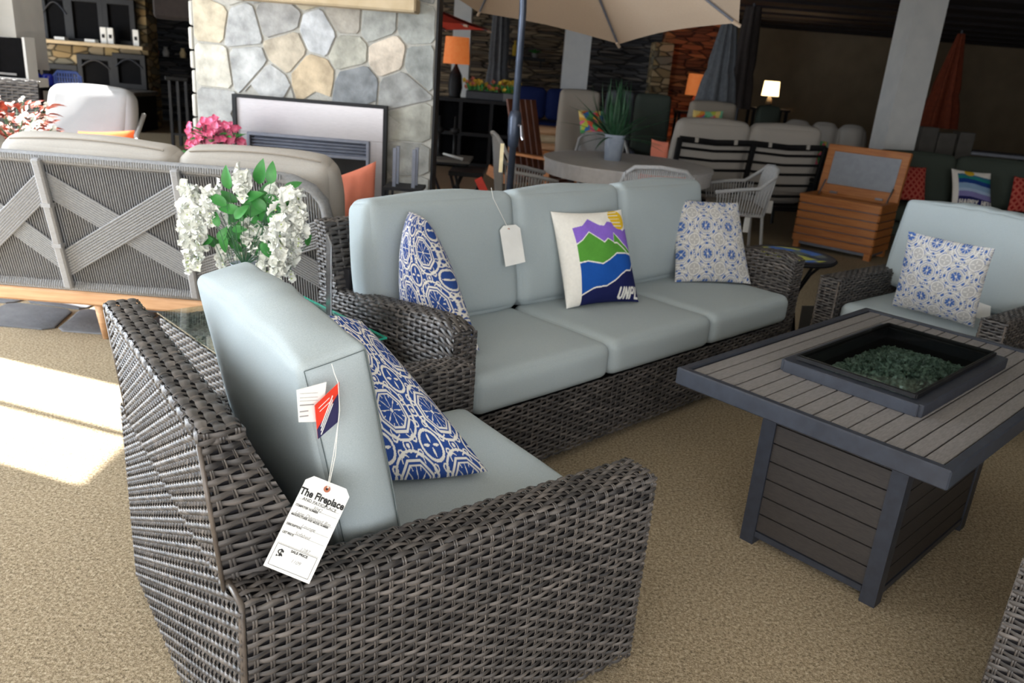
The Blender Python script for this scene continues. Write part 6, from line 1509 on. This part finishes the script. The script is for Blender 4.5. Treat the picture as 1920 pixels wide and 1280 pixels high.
def gp(label, px, Y, mfn, **k):
    (x0, y0), (x1, y1), (x2, y2), (x3, y3) = px
    return throw_pillow(label, [at(x0, y0, Y), at(x1, y1, Y), at(x2, y2, Y+.14), at(x3, y3, Y+.14)], .11, mfn, **k)
gp('red trellis-print pillow at the left end of the green sofa', ((1678, 374), (1734, 380), (1737, 314), (1684, 308)), 8.45, trellis, n=70, group='red trellis pillows')
gp('hooked pillow with sun and blue waves in the middle of the green sofa', ((1784, 385), (1859, 394), (1858, 325), (1784, 316)), 8.45, waves, n=110, backcol=(.7, .66, .6))
gp('red trellis-print pillow cut off at the right frame edge', ((1888, 396), (1950, 402), (1950, 336), (1902, 330)), 8.4, trellis, n=70, group='red trellis pillows')
# tile-top side table between sofa and right chair
tc = atz(1470, 487, .60); t = thing('tile_top_table', 'round mosaic-tile side table on curved black legs right of the sofa', 'side table', (2.02-.22, 4.86, 0))
tx0 = atz(1470, 480, .60); t.location = (tx0.x+.07, tx0.y+.08, 0); RT = .25
mb = MB(); n = 48; rings = 14; cols = []; P = np.zeros((rings+1, n, 3)); rs = np.random.RandomState(2)
pal = np.array([(.05, .07, .12), (.18, .22, .20), (.62, .65, .10), (.08, .20, .60), (.45, .52, .48), (.55, .58, .15)])
sd_ = rs.rand(26, 2)*2-1; sc2 = pal[rs.randint(0, 6, 26)]
for i in range(rings+1):
    for j in range(n):
        an = 2*PI*j/n; rad = RT*i/rings; P[i, j] = (rad*math.cos(an), rad*math.sin(an), .60); 
        xy = np.array([P[i, j, 0], P[i, j, 1]])/RT; cols.append(sc2[((sd_-xy)**2).sum(1).argmin()] if i < rings-2 else (.03, .03, .04))
mb.grid(P, cv=True); mb.build('tile_top', attr_mat('glazed_mosaic', .3, .1), t, cols=np.array(cols), fix=True)
MB().lathe([(0, .575), (RT, .575), (RT+.012, .588), (RT, .599), (0, .599)], n=40).build('rim', M['black'], t, smooth=True)
for an in (.4, 1.97, 3.54, 5.11):
    c_, s_ = math.cos(an), math.sin(an); MB().tube([(c_*r_, s_*r_, z_) for r_, z_ in ((RT-.01, .58), (RT-.07, .52), (RT-.14, .40), (RT-.16, .28), (RT-.12, .12), (RT-.03, 0))], .009, 8).build('curved_leg', M['black'], t)
p = atz(1496, 622, .05); o = MB().box((0, 0, .15), (.10, .008, .30), b=.001).build('paper_tag', M['firebox'], None, loc=(1.78, 4.62, .0)); o.rotation_euler = (R(-4), 0, R(15)); tag(o, 'grey card standing on the carpet below the mosaic side table', 'card')
# white boxes / signs in the dark corner
for px, py, w_, h_, lab in ((1734, 262, .28, .36, 'white framed sign standing behind the green sofa near the column'), (1767, 268, .30, .30, 'pale carton behind the green sofa, left of two'), (1803, 270, .26, .34, 'pale carton behind the green sofa, right of two')):
    p = at(px, py, 10.6); t = thing('white_carton', lab, 'carton', (p.x, 10.6, 0), 0, 'pale cartons behind the green sofa'); MB().box((0, 0, p.z-h_*.5+h_/2-.02), (w_*.75, .2, h_), b=.006).build('carton', M['firebox'], t); MB().box((0, 0, (p.z-h_*.5-.02)/2), (w_*.8, .18, p.z-h_*.5-.02)).build('plinth', M['black'], t)
a_ = at(1850, 280, 10.8); t = thing('slatted_grill_cart', 'dim grey slatted cart in the dark behind the green sofa', 'cart', (a_.x, 10.9, 0), R(-20)); MB().box((0, 0, .92), (1.1, .5, .05), b=.01).build('top', M['steeldark'], t)
for sx in (-1, 1):
    for sy in (-1, 1): MB().box((sx*.5, sy*.2, .45), (.05, .05, .9)).build('leg', M['black'], t)
MB().box((0, 0, .3), (1.0, .44, .03)).build('lower_shelf', M['steeldark'], t)
